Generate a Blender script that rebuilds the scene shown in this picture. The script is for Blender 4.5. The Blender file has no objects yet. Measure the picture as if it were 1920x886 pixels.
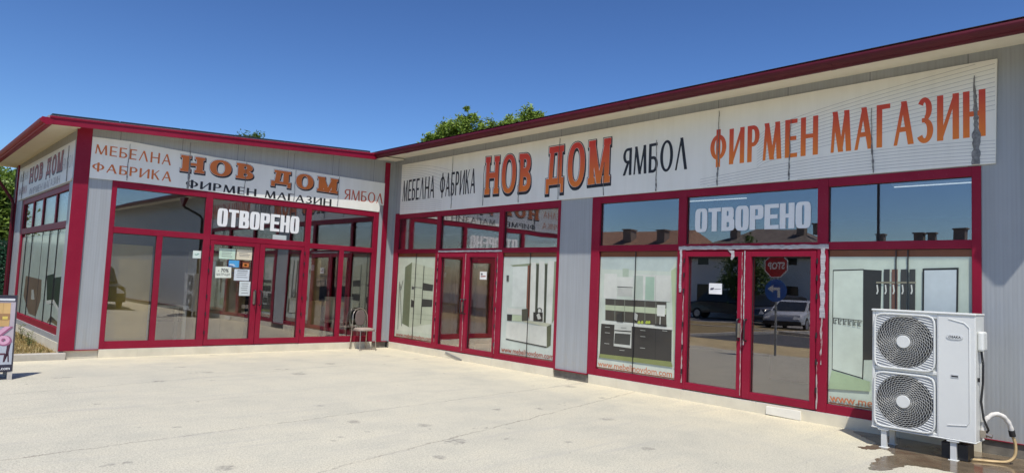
import bpy, bmesh, math, random
from mathutils import Vector, Matrix
from mathutils.geometry import delaunay_2d_cdt
R=math.radians
random.seed(7)
S=bpy.context.scene
COL=S.collection

# ------------------------------------------------------------------ camera
cam_d=bpy.data.cameras.new('camera'); cam=bpy.data.objects.new('camera',cam_d); COL.objects.link(cam)
cam_d.sensor_fit='HORIZONTAL'; cam_d.sensor_width=36.0; cam_d.lens=23.944
cam_d.clip_start=0.05; cam_d.clip_end=2000
_f=Vector((0.68128137,0.72861652,0.07052423)); _r=Vector((0.72765213,-0.68457532,0.04334746)); _u=Vector((-0.07986282,-0.02178529,0.99656778))
cam.matrix_world=Matrix(((_r.x,_u.x,-_f.x,-9.00704),(_r.y,_u.y,-_f.y,-13.81351),(_r.z,_u.z,-_f.z,1.6),(0,0,0,1)))
S.camera=cam
S.render.resolution_x=1024; S.render.resolution_y=472

# ------------------------------------------------------------------ sky, sun, exposure
SUN_EL=61.8; SUN_AZ=225.0        # azimuth clockwise from +Y
W=bpy.data.worlds.new('World'); S.world=W; W.use_nodes=True
nt=W.node_tree; nt.nodes.clear()
sky=nt.nodes.new('ShaderNodeTexSky'); sky.sky_type='NISHITA'; sky.sun_disc=False
sky.sun_elevation=R(SUN_EL); sky.sun_rotation=R(SUN_AZ); sky.altitude=100; sky.air_density=1.0; sky.dust_density=0.8; sky.ozone_density=5.0
bg=nt.nodes.new('ShaderNodeBackground'); bg.inputs['Strength'].default_value=0.10
wo=nt.nodes.new('ShaderNodeOutputWorld')
gm=nt.nodes.new('ShaderNodeGamma'); gm.inputs[1].default_value=1.55      # the phone's deep, saturated blue
sc_=nt.nodes.new('ShaderNodeVectorMath'); sc_.operation='SCALE'; sc_.inputs['Scale'].default_value=0.57
nt.links.new(sky.outputs[0],gm.inputs[0]); nt.links.new(gm.outputs[0],sc_.inputs[0]); nt.links.new(sc_.outputs[0],bg.inputs[0]); nt.links.new(bg.outputs[0],wo.inputs[0])
sl=bpy.data.lights.new('sun','SUN'); sl.energy=4.6; sl.angle=R(0.53); sl.color=(1.0,0.95,0.86)
so=bpy.data.objects.new('sun',sl); COL.objects.link(so); so.location=(-20,-20,40)
_sd=Vector((math.sin(R(SUN_AZ))*math.cos(R(SUN_EL)),math.cos(R(SUN_AZ))*math.cos(R(SUN_EL)),math.sin(R(SUN_EL))))
so.rotation_euler=_sd.to_track_quat('Z','Y').to_euler()
S.view_settings.view_transform='Standard'; S.view_settings.look='None'; S.view_settings.gamma=1.0; S.view_settings.use_curve_mapping=False
S.view_settings.exposure=0.0
S.render.engine='CYCLES'
S.cycles.max_bounces=10; S.cycles.transparent_max_bounces=24; S.cycles.glossy_bounces=6; S.cycles.diffuse_bounces=4
S.cycles.caustics_reflective=False; S.cycles.caustics_refractive=False

# ------------------------------------------------------------------ materials
MATS={}
def nodes(name):
    m=bpy.data.materials.new(name); m.use_nodes=True; t=m.node_tree; b=t.nodes['Principled BSDF']; return m,t,b
def rgb(c): return (c[0],c[1],c[2],1.0)
def N(t,k,**kw):
    n=t.nodes.new(k)
    for a,v in kw.items(): setattr(n,a,v)
    return n
def noise(t,vec,scale,detail=4,rough=0.6):
    n=N(t,'ShaderNodeTexNoise'); n.inputs['Scale'].default_value=scale; n.inputs['Detail'].default_value=detail; n.inputs['Roughness'].default_value=rough
    if vec is not None: t.links.new(vec,n.inputs['Vector'])
    return n.outputs['Fac']
def ramp(t,fac,stops):
    n=N(t,'ShaderNodeValToRGB'); e=n.color_ramp.elements
    e[0].position,e[0].color=stops[0][0],rgb(stops[0][1]); e[1].position,e[1].color=stops[-1][0],rgb(stops[-1][1])
    for p,c in stops[1:-1]:
        x=e.new(p); x.color=rgb(c)
    t.links.new(fac,n.inputs[0]); return n.outputs[0]
def mixc(t,fac,a,b,mode='MIX'):
    n=N(t,'ShaderNodeMix',data_type='RGBA',blend_type=mode)
    for sock,v in ((0,fac),(6,a),(7,b)):
        if hasattr(v,'links') or hasattr(v,'is_linked'): t.links.new(v,n.inputs[sock])
        else: n.inputs[sock].default_value=v if sock==0 else rgb(v)
    return n.outputs[2]
def math_(t,op,a,b=None,c=None):
    n=N(t,'ShaderNodeMath',operation=op)
    for i,v in enumerate((a,b,c)):
        if v is None: continue
        if hasattr(v,'is_linked'): t.links.new(v,n.inputs[i])
        else: n.inputs[i].default_value=v
    return n.outputs[0]
def coords(t,kind='Object'): return N(t,'ShaderNodeTexCoord').outputs[kind]
def sepx(t,v):
    n=N(t,'ShaderNodeSeparateXYZ'); t.links.new(v,n.inputs[0]); return n.outputs
def bump(t,b,h,strength=0.3,dist=0.01):
    n=N(t,'ShaderNodeBump'); n.inputs['Strength'].default_value=strength; n.inputs['Distance'].default_value=dist
    t.links.new(h,n.inputs['Height']); t.links.new(n.outputs[0],b.inputs['Normal'])
def plain(name,c,rough=0.5,metal=0.0,var=0.12,scale=6.0,coat=0.0,spec=None,bumpk=0.0):
    if name in MATS: return MATS[name]
    m,t,b=nodes(name)
    v=coords(t)
    f=noise(t,v,scale,6)
    lo=tuple(x*(1-var) for x in c); hi=tuple(min(1,x*(1+var)) for x in c)
    t.links.new(ramp(t,f,[(0.3,lo),(0.7,hi)]),b.inputs['Base Color'])
    b.inputs['Roughness'].default_value=rough; b.inputs['Metallic'].default_value=metal; b.inputs['Coat Weight'].default_value=coat; b.inputs['Coat Roughness'].default_value=0.05
    if spec is not None: b.inputs['Specular IOR Level'].default_value=spec
    if bumpk: bump(t,b,noise(t,v,scale*12,4),bumpk,0.004)
    MATS[name]=m; return m
def panel_mat(name,c,axis,pitch=0.0406,joint=1.058,joint_off=0.0):
    # sandwich panel: fine vertical micro ribs, a joint every panel width, faint streaks of dirt
    m,t,b=nodes(name); v=coords(t); xyz=sepx(t,v); u=xyz[axis]
    tri=math_(t,'PINGPONG',u,pitch/2)
    h=math_(t,'SMOOTHSTEP',tri,0.2*pitch/2,0.8*pitch/2) if False else math_(t,'MULTIPLY',tri,2/pitch)
    j=math_(t,'PINGPONG',math_(t,'ADD',u,joint_off),joint/2)
    jm=math_(t,'LESS_THAN',j,0.004)
    n1=noise(t,v,0.7,5); 
    mp=N(t,'ShaderNodeMapping'); mp.inputs['Scale'].default_value=(14,14,0.5); t.links.new(v,mp.inputs[0]); n2=noise(t,mp.outputs[0],1.0,5)
    col=ramp(t,n1,[(0.3,tuple(x*0.93 for x in c)),(0.7,tuple(x*1.05 for x in c))])
    st=ramp(t,n2,[(0.35,(0.86,0.85,0.82)),(0.6,(1,1,1))])
    col=mixc(t,0.7,col,st,'MULTIPLY')
    sp=ramp(t,noise(t,v,9,6,0.75),[(0.50,(0,0,0)),(0.66,(1,1,1))]); low=N(t,'ShaderNodeMapRange'); low.inputs[1].default_value=0.75; low.inputs[2].default_value=0.15; t.links.new(xyz[2],low.inputs[0])
    col=mixc(t,math_(t,'MULTIPLY',math_(t,'MULTIPLY',sp,low.outputs[0]),0.55),col,(0.40,0.36,0.28))
    rib=ramp(t,h,[(0.0,(0.95,0.95,0.95)),(0.5,(1,1,1)),(1.0,(1.01,1.01,1.01))])
    col=mixc(t,1.0,col,rib,'MULTIPLY')
    col=mixc(t,jm,col,tuple(x*0.35 for x in c))
    t.links.new(col,b.inputs['Base Color']); b.inputs['Roughness'].default_value=0.42; b.inputs['Metallic'].default_value=0.0
    bump(t,b,h,0.16,0.004); MATS[name]=m; return m
def red_paint():
    m,t,b=nodes('red_paint'); v=coords(t)
    n1=noise(t,v,1.3,5); n2=noise(t,v,45,3)
    col=ramp(t,n1,[(0.3,(0.215,0.005,0.024)),(0.7,(0.275,0.008,0.033))])
    fd=noise(t,v,0.6,6,0.7); col=mixc(t,math_(t,'MULTIPLY',ramp(t,fd,[(0.45,(0,0,0)),(0.7,(1,1,1))]),0.35),col,(0.31,0.035,0.065))
    sp=ramp(t,n2,[(0.66,(0,0,0)),(0.74,(1,1,1))])
    col=mixc(t,math_(t,'MULTIPLY',sp,0.18),col,(0.45,0.30,0.30))
    t.links.new(col,b.inputs['Base Color']); b.inputs['Roughness'].default_value=0.45; b.inputs['Specular IOR Level'].default_value=0.22; bump(t,b,n1,0.05,0.01)
    return m
def chipped_paint():
    # red frame edge with old white sealant and peeling tape left on it
    m,t,b=nodes('chipped_paint'); v=coords(t)
    mp=N(t,'ShaderNodeMapping'); mp.inputs['Scale'].default_value=(30,30,5); t.links.new(v,mp.inputs[0])
    n1=noise(t,mp.outputs[0],1.0,6,0.7)
    col=ramp(t,n1,[(0.42,(0.25,0.01,0.033)),(0.47,(0.36,0.26,0.25)),(0.56,(0.46,0.43,0.41)),(0.64,(0.27,0.02,0.04))])
    t.links.new(col,b.inputs['Base Color']); b.inputs['Roughness'].default_value=0.6; return m
def tape():
    m,t,b=nodes('weathered_tape'); v=coords(t)
    mp=N(t,'ShaderNodeMapping'); mp.inputs['Scale'].default_value=(4,4,30); t.links.new(v,mp.inputs[0])
    n1=noise(t,mp.outputs[0],2.0,7,0.7)
    col=ramp(t,n1,[(0.3,(0.22,0.21,0.23)),(0.5,(0.42,0.40,0.41)),(0.7,(0.6,0.58,0.57))])
    t.links.new(col,b.inputs['Base Color']); b.inputs['Roughness'].default_value=0.6; bump(t,b,n1,0.5,0.004); return m
def concrete():
    m,t,b=nodes('forecourt_concrete'); v=coords(t); x,y,z=sepx(t,v)
    big=noise(t,v,0.22,5); mid=noise(t,v,1.6,6,0.65); fine=noise(t,v,38,4,0.7); grit=noise(t,v,120,2,0.5)
    col=ramp(t,big,[(0.3,(0.52,0.495,0.405)),(0.7,(0.62,0.585,0.465))])
    # paler, warmer edge along the walls
    ed=math_(t,'ADD',math_(t,'MAXIMUM',x,y),math_(t,'MULTIPLY',math_(t,'SUBTRACT',mid,0.5),1.2))
    edm=N(t,'ShaderNodeMapRange'); edm.inputs[1].default_value=-1.6; edm.inputs[2].default_value=-0.1; t.links.new(ed,edm.inputs[0])
    col=mixc(t,math_(t,'MULTIPLY',edm.outputs[0],0.75),col,(0.72,0.66,0.48))
    grain=noise(t,v,75,3,0.75)
    col=mixc(t,0.75,col,ramp(t,grain,[(0.37,(0.42,0.41,0.39)),(0.47,(0.96,0.96,0.96)),(0.62,(1.05,1.05,1.04))]),'MULTIPLY')
    col=mixc(t,0.5,col,ramp(t,mid,[(0.25,(0.72,0.75,0.80)),(0.55,(1.0,1.0,1.0)),(0.8,(1.07,1.03,0.97))]),'MULTIPLY')
    col=mixc(t,0.5,col,ramp(t,fine,[(0.3,(0.66,0.66,0.66)),(0.65,(1.10,1.10,1.10))]),'MULTIPLY')
    # pitted, worn zones where the fine aggregate shows
    zone=ramp(t,noise(t,v,0.45,4),[(0.45,(0,0,0)),(0.62,(1,1,1))])
    pits=ramp(t,grit,[(0.33,(1,1,1)),(0.40,(0,0,0))])
    col=mixc(t,math_(t,'MULTIPLY',math_(t,'MULTIPLY',pits,zone),0.8),col,(0.22,0.20,0.17))
    # oil spots and smudges
    vo=N(t,'ShaderNodeTexVoronoi'); vo.inputs['Scale'].default_value=1.5
    wv=N(t,'ShaderNodeMapping'); wv.inputs['Scale'].default_value=(0.8,1.25,1); wv.inputs['Rotation'].default_value=(0,0,R(-38)); t.links.new(v,wv.inputs[0])
    wob=N(t,'ShaderNodeMix',data_type='RGBA'); wob.inputs[0].default_value=0.2
    nz=N(t,'ShaderNodeTexNoise'); nz.inputs['Scale'].default_value=7; t.links.new(v,nz.inputs[0])
    t.links.new(wv.outputs[0],wob.inputs[6]); t.links.new(nz.outputs['Color'],wob.inputs[7]); t.links.new(wob.outputs[2],vo.inputs['Vector'])
    rad=math_(t,'MULTIPLY',math_(t,'POWER',sepx(t,vo.outputs['Color'])[0],1.6),0.17)
    sp=math_(t,'LESS_THAN',vo.outputs['Distance'],rad)
    spm=math_(t,'MULTIPLY',sp,math_(t,'MULTIPLY',ramp(t,noise(t,v,14,5),[(0.42,(0,0,0)),(0.60,(1,1,1))]),0.62))
    col=mixc(t,spm,col,(0.17,0.16,0.15))
    vo2=N(t,'ShaderNodeTexVoronoi'); vo2.inputs['Scale'].default_value=2.6; t.links.new(v,vo2.inputs['Vector'])
    r2=math_(t,'MULTIPLY',math_(t,'POWER',sepx(t,vo2.outputs['Color'])[1],2.5),0.06)
    col=mixc(t,math_(t,'MULTIPLY',math_(t,'LESS_THAN',vo2.outputs['Distance'],r2),0.75),col,(0.09,0.085,0.08))
    # dark patches where the slab has spalled or been stained
    nzs=N(t,'ShaderNodeTexNoise'); nzs.inputs['Scale'].default_value=9; nzs.inputs['Detail'].default_value=6; t.links.new(v,nzs.inputs[0])
    dis=N(t,'ShaderNodeVectorMath',operation='MULTIPLY_ADD'); t.links.new(nzs.outputs['Color'],dis.inputs[0]); dis.inputs[1].default_value=(.16,.16,0); t.links.new(v,dis.inputs[2])
    acc=None
    for sx_,sy_,sr_ in [(-4.94, -7.02, 0.097), (-4.38, -7.56, 0.089), (-5.08, -8.76, 0.068), (-3.03, -7.27, 0.07), (-5.42, -7.59, 0.044), (-5.56, -7.69, 0.031), (-0.61, -6.37, 0.098), (-2.48, -7.49, 0.056), (-2.24, -8.45, 0.098), (-3.1, -9.66, 0.07), (-3.58, -9.0, 0.051), (-4.81, -5.97, 0.054), (-0.09, -2.75, 0.062), (-5.07, -7.52, 0.039), (-6.75, -8.08, 0.082), (-7.33, -7.49, 0.04), (-4.96, -2.51, 0.094), (-2.66, -2.26, 0.126), (-5.18, -3.38, 0.048), (0.32, -4.73, 0.056), (-3.78, -3.26, 0.133), (-0.71, -2.21, 0.074), (-1.01, -7.36, 0.063), (-4.05, -8.56, 0.038), (-6.6, -6.34, 0.055)]:
        ds=N(t,'ShaderNodeVectorMath',operation='DISTANCE'); t.links.new(dis.outputs[0],ds.inputs[0]); ds.inputs[1].default_value=(sx_+.08,sy_+.08,0)
        mk=N(t,'ShaderNodeMapRange'); mk.inputs[1].default_value=sr_*1.15; mk.inputs[2].default_value=sr_*.55; t.links.new(ds.outputs['Value'],mk.inputs[0])
        acc=mk.outputs[0] if acc is None else math_(t,'MAXIMUM',acc,mk.outputs[0])
    acc=math_(t,'MULTIPLY',acc,ramp(t,noise(t,v,26,5,0.7),[(0.38,(.15,.15,.15)),(0.58,(1,1,1))]))
    col=mixc(t,math_(t,'MULTIPLY',acc,0.72),col,(0.20,0.19,0.17))
    # long grey tyre scuffs
    mp=N(t,'ShaderNodeMapping'); mp.inputs['Scale'].default_value=(0.35,5,1); mp.inputs['Rotation'].default_value=(0,0,R(-14)); t.links.new(v,mp.inputs[0])
    sc=ramp(t,noise(t,mp.outputs[0],1.0,6,0.7),[(0.54,(0,0,0)),(0.68,(1,1,1))])
    col=mixc(t,math_(t,'MULTIPLY',sc,0.28),col,(0.33,0.32,0.31))
    # sawn joints and cracks across the slab
    wav=math_(t,'MULTIPLY',math_(t,'SUBTRACT',noise(t,v,2.2,8,0.8),0.5),0.24)
    yy=math_(t,'ADD',y,wav)
    tot=None
    for (x0,y0,x1,y1,w,k) in ((-7.75,-3.51,-4.52,-2.92,0.016,0.60),(-6.5,-6.75,-1.64,-6.32,0.020,0.6),(-6.0,-8.56,-4.97,-8.33,0.024,0.55),(-7.7,-5.1,-3.0,-4.7,0.014,0.3)):
        s=(y1-y0)/(x1-x0)
        e=math_(t,'ABSOLUTE',math_(t,'SUBTRACT',yy,math_(t,'ADD',math_(t,'MULTIPLY',x,s),y0-s*x0)))
        l=math_(t,'MULTIPLY',math_(t,'LESS_THAN',e,w*0.5),k)
        tot=l if tot is None else math_(t,'MAXIMUM',tot,l)
    tot=math_(t,'MULTIPLY',tot,ramp(t,noise(t,v,3.0,5,0.7),[(0.36,(0.1,0.1,0.1)),(0.55,(1,1,1))]))
    col=mixc(t,tot,col,(0.16,0.14,0.12))
    t.links.new(col,b.inputs['Base Color']); b.inputs['Roughness'].default_value=0.88; b.inputs['Specular IOR Level'].default_value=0.25
    bump(t,b,math_(t,'ADD',fine,math_(t,'MULTIPLY',mid,0.6)),0.35,0.006)
    return m
def glass():
    m=bpy.data.materials.new('tinted_glass'); m.use_nodes=True; t=m.node_tree; t.nodes.clear()
    o=N(t,'ShaderNodeOutputMaterial'); tr=N(t,'ShaderNodeBsdfTransparent'); gl=N(t,'ShaderNodeBsdfGlossy'); mx=N(t,'ShaderNodeMixShader')
    tr.inputs[0].default_value=(0.90,0.92,0.88,1); gl.inputs['Roughness'].default_value=0.0; gl.inputs[0].default_value=(0.98,0.93,0.96,1)
    fr=N(t,'ShaderNodeLayerWeight'); fr.inputs['Blend'].default_value=0.35
    f=math_(t,'ADD',math_(t,'MULTIPLY',fr.outputs['Fresnel'],0.52),0.17)
    bp=N(t,'ShaderNodeBump'); bp.inputs['Strength'].default_value=0.10; bp.inputs['Distance'].default_value=0.02
    t.links.new(noise(t,coords(t),0.9,1),bp.inputs['Height']); t.links.new(bp.outputs[0],gl.inputs['Normal'])
    t.links.new(f,mx.inputs[0]); t.links.new(tr.outputs[0],mx.inputs[1]); t.links.new(gl.outputs[0],mx.inputs[2]); t.links.new(mx.outputs[0],o.inputs[0])
    return m
def print_mat(c):
    k='print_%d_%d_%d'%tuple(int(x*100) for x in c)
    if k not in MATS:
        m=plain(k,c,0.3,var=0.14,scale=2.2,coat=0.35)
    return MATS[k]
def grad_mat(name,z0,z1,c0,c1):
    m,t,b=nodes(name); z=sepx(t,coords(t))[2]
    f=math_(t,'DIVIDE',math_(t,'SUBTRACT',z,z0),z1-z0)
    col=ramp(t,f,[(0.1,c0),(0.9,c1)]); n=noise(t,coords(t),5,6)
    col=mixc(t,0.4,col,ramp(t,n,[(0.3,(0.85,0.85,0.85)),(0.7,(1.05,1.05,1.05))]),'MULTIPLY')
    t.links.new(col,b.inputs['Base Color']); b.inputs['Roughness'].default_value=0.45; return m
def sign_mat():
    m,t,b=nodes('sign_vinyl'); v=coords(t)
    mp=N(t,'ShaderNodeMapping'); mp.inputs['Scale'].default_value=(7,7,0.6); t.links.new(v,mp.inputs[0])
    st=noise(t,mp.outputs[0],1.0,6,0.65); bl=noise(t,v,0.8,5)
    col=ramp(t,bl,[(0.3,(0.82,0.81,0.73)),(0.7,(0.88,0.87,0.80))])
    col=mixc(t,0.28,col,ramp(t,st,[(0.3,(0.80,0.79,0.76)),(0.6,(1,1,1))]),'MULTIPLY')
    t.links.new(col,b.inputs['Base Color']); b.inputs['Roughness'].default_value=0.45
    bump(t,b,noise(t,v,2.2,4),0.12,0.02); return m
def leaf_mat(name,c):
    m,t,b=nodes(name); g=N(t,'ShaderNodeNewGeometry')
    col=ramp(t,g.outputs['Random Per Island'],[(0.0,tuple(x*0.55 for x in c)),(0.5,c),(1.0,tuple(min(1,x*1.6) for x in c))])
    t.links.new(col,b.inputs['Base Color']); b.inputs['Roughness'].default_value=0.5
    tl=N(t,'ShaderNodeBsdfTranslucent'); t.links.new(col,tl.inputs[0]); mx=N(t,'ShaderNodeMixShader'); mx.inputs[0].default_value=0.35
    o=t.nodes['Material Output']; t.links.new(b.outputs[0],mx.inputs[1]); t.links.new(tl.outputs[0],mx.inputs[2]); t.links.new(mx.outputs[0],o.inputs[0])
    return m

PANEL_X=panel_mat('grey_panel_along_x',(0.36,0.38,0.395),0,joint_off=-0.45)
PANEL_Y=panel_mat('grey_panel_along_y',(0.36,0.38,0.395),1,joint_off=0.10)
RED=red_paint(); GUTTERM=plain('shaded_red_gutter',(0.085,0.006,0.014),0.4,var=0.2,scale=2,spec=0.3); CHIP=chipped_paint(); TAPE=tape(); CONC=concrete(); GLASS=glass(); VINYL=sign_mat()  # gutter red is darkened: the gutter's shade is put into its colour
CREAM=plain('soffit_cream',(0.78,0.74,0.62),0.55,var=0.05,scale=1.5)
TILE=plain('plinth_tile',(0.66,0.61,0.48),0.6,var=0.10,scale=3,bumpk=0.1)
DARKCON=plain('bare_plinth',(0.17,0.155,0.13),0.85,var=0.35,scale=7,bumpk=0.4)
BLACK=plain('black_metal',(0.015,0.015,0.017),0.4,var=0.2)
BLACKINK=plain('black_print',(0.018,0.018,0.02),0.45,var=0.2)
WHITEINK=plain('white_print',(0.80,0.81,0.79),0.4,var=0.03)
ORANGEINK=plain('orange_print',(0.62,0.16,0.03),0.45,var=0.1,scale=4)
REDINK=plain('faded_red_print',(0.52,0.10,0.05),0.45,var=0.1,scale=4)
PINKINK=plain('bleached_red_print',(0.36,0.11,0.09),0.5,var=0.25,scale=5)
GREYINK=plain('faded_grey_print',(0.35,0.32,0.31),0.5,var=0.25,scale=6)
SEAM=plain('torn_vinyl_grey',(0.20,0.20,0.20),0.6,var=0.5,scale=22)
WHITEPAINT=plain('white_enamel',(0.68,0.69,0.66),0.32,var=0.03,scale=2)
GREYPLASTIC=plain('pale_grey_plastic',(0.55,0.56,0.56),0.45,var=0.04)
CHROME=plain('worn_chrome',(0.40,0.35,0.29),0.32,metal=0.75,var=0.15)
WOOD_DK=plain('dark_brown_board',(0.10,0.045,0.025),0.5,var=0.3,scale=9)
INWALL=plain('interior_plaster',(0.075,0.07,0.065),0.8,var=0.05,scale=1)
INFLOOR=plain('interior_tiles',(0.55,0.45,0.31),0.35,var=0.08,scale=2)
CARDBOARD=plain('cardboard',(0.40,0.27,0.13),0.8,var=0.12,scale=3)
YELLOWBOARD=plain('yellow_chipboard',(0.60,0.40,0.09),0.6,var=0.1,scale=3)
LIGHTWOOD=plain('light_oak_board',(0.44,0.33,0.19),0.5,var=0.2,scale=5)

# ------------------------------------------------------------------ mesh helpers
def FW(u,d,z): return (u,d,z)                 # plain world
def FL(u,d,z): return (u,-d,z)                # left facade (plane y = 0, faces -Y), u = x
def FR(u,d,z): return (-d,-u,z)               # right facade (plane x = 0, faces -X), u = -y
def FE(u,d,z): return (-6.55-d,-u,z)          # end wall of the left wing
class MB:
    def __init__(s): s.v=[]; s.f=[]; s.m=[]
    def add(s,vs,fs,m=0):
        o=len(s.v); s.v+=[tuple(p) for p in vs]; s.f+=[tuple(i+o for i in f) for f in fs]; s.m+=[m]*len(fs); return s
    def box(s,F,u0,u1,d0,d1,z0,z1,m=0):
        p=[F(u,d,z) for z in (z0,z1) for d in (d0,d1) for u in (u0,u1)]
        return s.add(p,[(0,1,3,2),(4,6,7,5),(0,4,5,1),(2,3,7,6),(0,2,6,4),(1,5,7,3)],m)
    def prism(s,F,pts,d0,d1,m=0):
        n=len(pts); p=[F(u,d0,z) for u,z in pts]+[F(u,d1,z) for u,z in pts]
        return s.add(p,[tuple(range(n)),tuple(range(2*n-1,n-1,-1))]+[(i,(i+1)%n,n+(i+1)%n,n+i) for i in range(n)],m)
    def sheet(s,F,pts,d,m=0): return s.add([F(u,d,z) for u,z in pts],[tuple(range(len(pts)))],m)
    def tube(s,path,r,n=8,m=0,cap=True):
        P=[Vector(p) for p in path]; rr=r if isinstance(r,(list,tuple)) else [r]*len(P)
        t0=(P[1]-P[0]).normalized(); a=Vector((0,0,1)) if abs(t0.z)<0.9 else Vector((1,0,0)); x=t0.cross(a).normalized(); rings=[]
        for i,p in enumerate(P):
            t=((P[min(i+1,len(P)-1)]-P[max(i-1,0)])).normalized(); x=(x-t*x.dot(t)).normalized(); y=t.cross(x)
            rings.append([p+x*(rr[i]*math.cos(2*math.pi*k/n))+y*(rr[i]*math.sin(2*math.pi*k/n)) for k in range(n)])
        vs=[q for g in rings for q in g]; fs=[]
        for i in range(len(P)-1):
            for k in range(n): fs.append((i*n+k,i*n+(k+1)%n,(i+1)*n+(k+1)%n,(i+1)*n+k))
        if cap: fs+= [tuple(range(n-1,-1,-1)),tuple((len(P)-1)*n+k for k in range(n))]
        return s.add(vs,fs,m)
    def disc(s,c,ax,r,h,n=24,m=0):
        c=Vector(c); ax=Vector(ax).normalized(); return s.tube([c-ax*h/2,c+ax*h/2],r,n,m)
    def build(s,name,mats,parent=None,origin=(0,0,0),smooth=False,bevel=0.0,label=None,kind=None):
        me=bpy.data.meshes.new(name); o0=Vector(origin)
        if parent is not None and origin==(0,0,0): o0=Vector(parent.get('_org',(0,0,0)))
        me.from_pydata([Vector(p)-o0 for p in s.v],[],s.f)
        for m in (mats if isinstance(mats,(list,tuple)) else [mats]): me.materials.append(m)
        me.polygons.foreach_set('material_index',s.m)
        bm=bmesh.new(); bm.from_mesh(me); bmesh.ops.recalc_face_normals(bm,faces=bm.faces); bm.to_mesh(me); bm.free()
        if smooth: me.polygons.foreach_set('use_smooth',[True]*len(me.polygons))
        o=bpy.data.objects.new(name,me); COL.objects.link(o)
        if parent is not None:
            o.parent=parent; o['_org']=tuple(o0)
        else:
            o.location=o0; o['_org']=tuple(o0)
        if bevel:
            b=o.modifiers.new('bevel','BEVEL'); b.width=bevel; b.segments=2; b.limit_method='ANGLE'; b.angle_limit=R(40)
        if smooth:
            try: me.set_sharp_from_angle(angle=R(45))
            except Exception: pass
        if label: o['label']=label
        if kind: o['kind']=kind
        return o
def tag(o,label,cat,group=None):
    o['label']=label; o['category']=cat
    if group: o['group']=group
    return o
def thing(name,label,cat,loc=(0,0,0),group=None):
    o=bpy.data.objects.new(name,None); COL.objects.link(o); o.location=loc; o['_org']=tuple(loc); o.empty_display_size=0.2
    return tag(o,label,cat,group)
def copy_thing(o,loc,label=None,rotz=None):
    c=o.copy(); COL.objects.link(c); c.location=loc
    if rotz is not None: c.rotation_euler.z=rotz
    if label: c['label']=label
    def rec(a,b):
        for ch in list(a.children):
            d=ch.copy(); COL.objects.link(d); d.parent=b; rec(ch,d)
    rec(o,c); return c

# ------------------------------------------------------------------ lettering: every letter is a set of convex pieces in a W x 1 box
def ring(cx,cy,rx,ry,T,t,a0=0,a1=360,n=2.0,k=28):
    def pt(a,x,y):
        c,s=math.cos(R(a)),math.sin(R(a)); return (cx+x*math.copysign(abs(c)**(2/n),c),cy+y*math.copysign(abs(s)**(2/n),s))
    out=[]; k=max(4,int(k*abs(a1-a0)/360))
    for i in range(k):
        a,b=a0+(a1-a0)*i/k,a0+(a1-a0)*(i+1)/k
        out.append([pt(a,rx,ry),pt(b,rx,ry),pt(b,max(rx-T,.001),max(ry-t,.001)),pt(a,max(rx-T,.001),max(ry-t,.001))])
    return out
def rect(x0,x1,y0,y1): return [[(x0,y0),(x1,y0),(x1,y1),(x0,y1)]]
def diag(x0,y0,x1,y1,w): return [[(x0-w/2,y0),(x0+w/2,y0),(x1+w/2,y1),(x1-w/2,y1)]]
LW={'М':1.0,'Е':.62,'Б':.68,'Л':.84,'Н':.84,'А':.86,'Ф':.95,'Р':.66,'И':.86,'К':.74,'О':.92,'В':.70,'Д':.95,'Я':.68,'Г':.60,'З':.64,'Т':.74,' ':.40,'Ц':.86}
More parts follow.
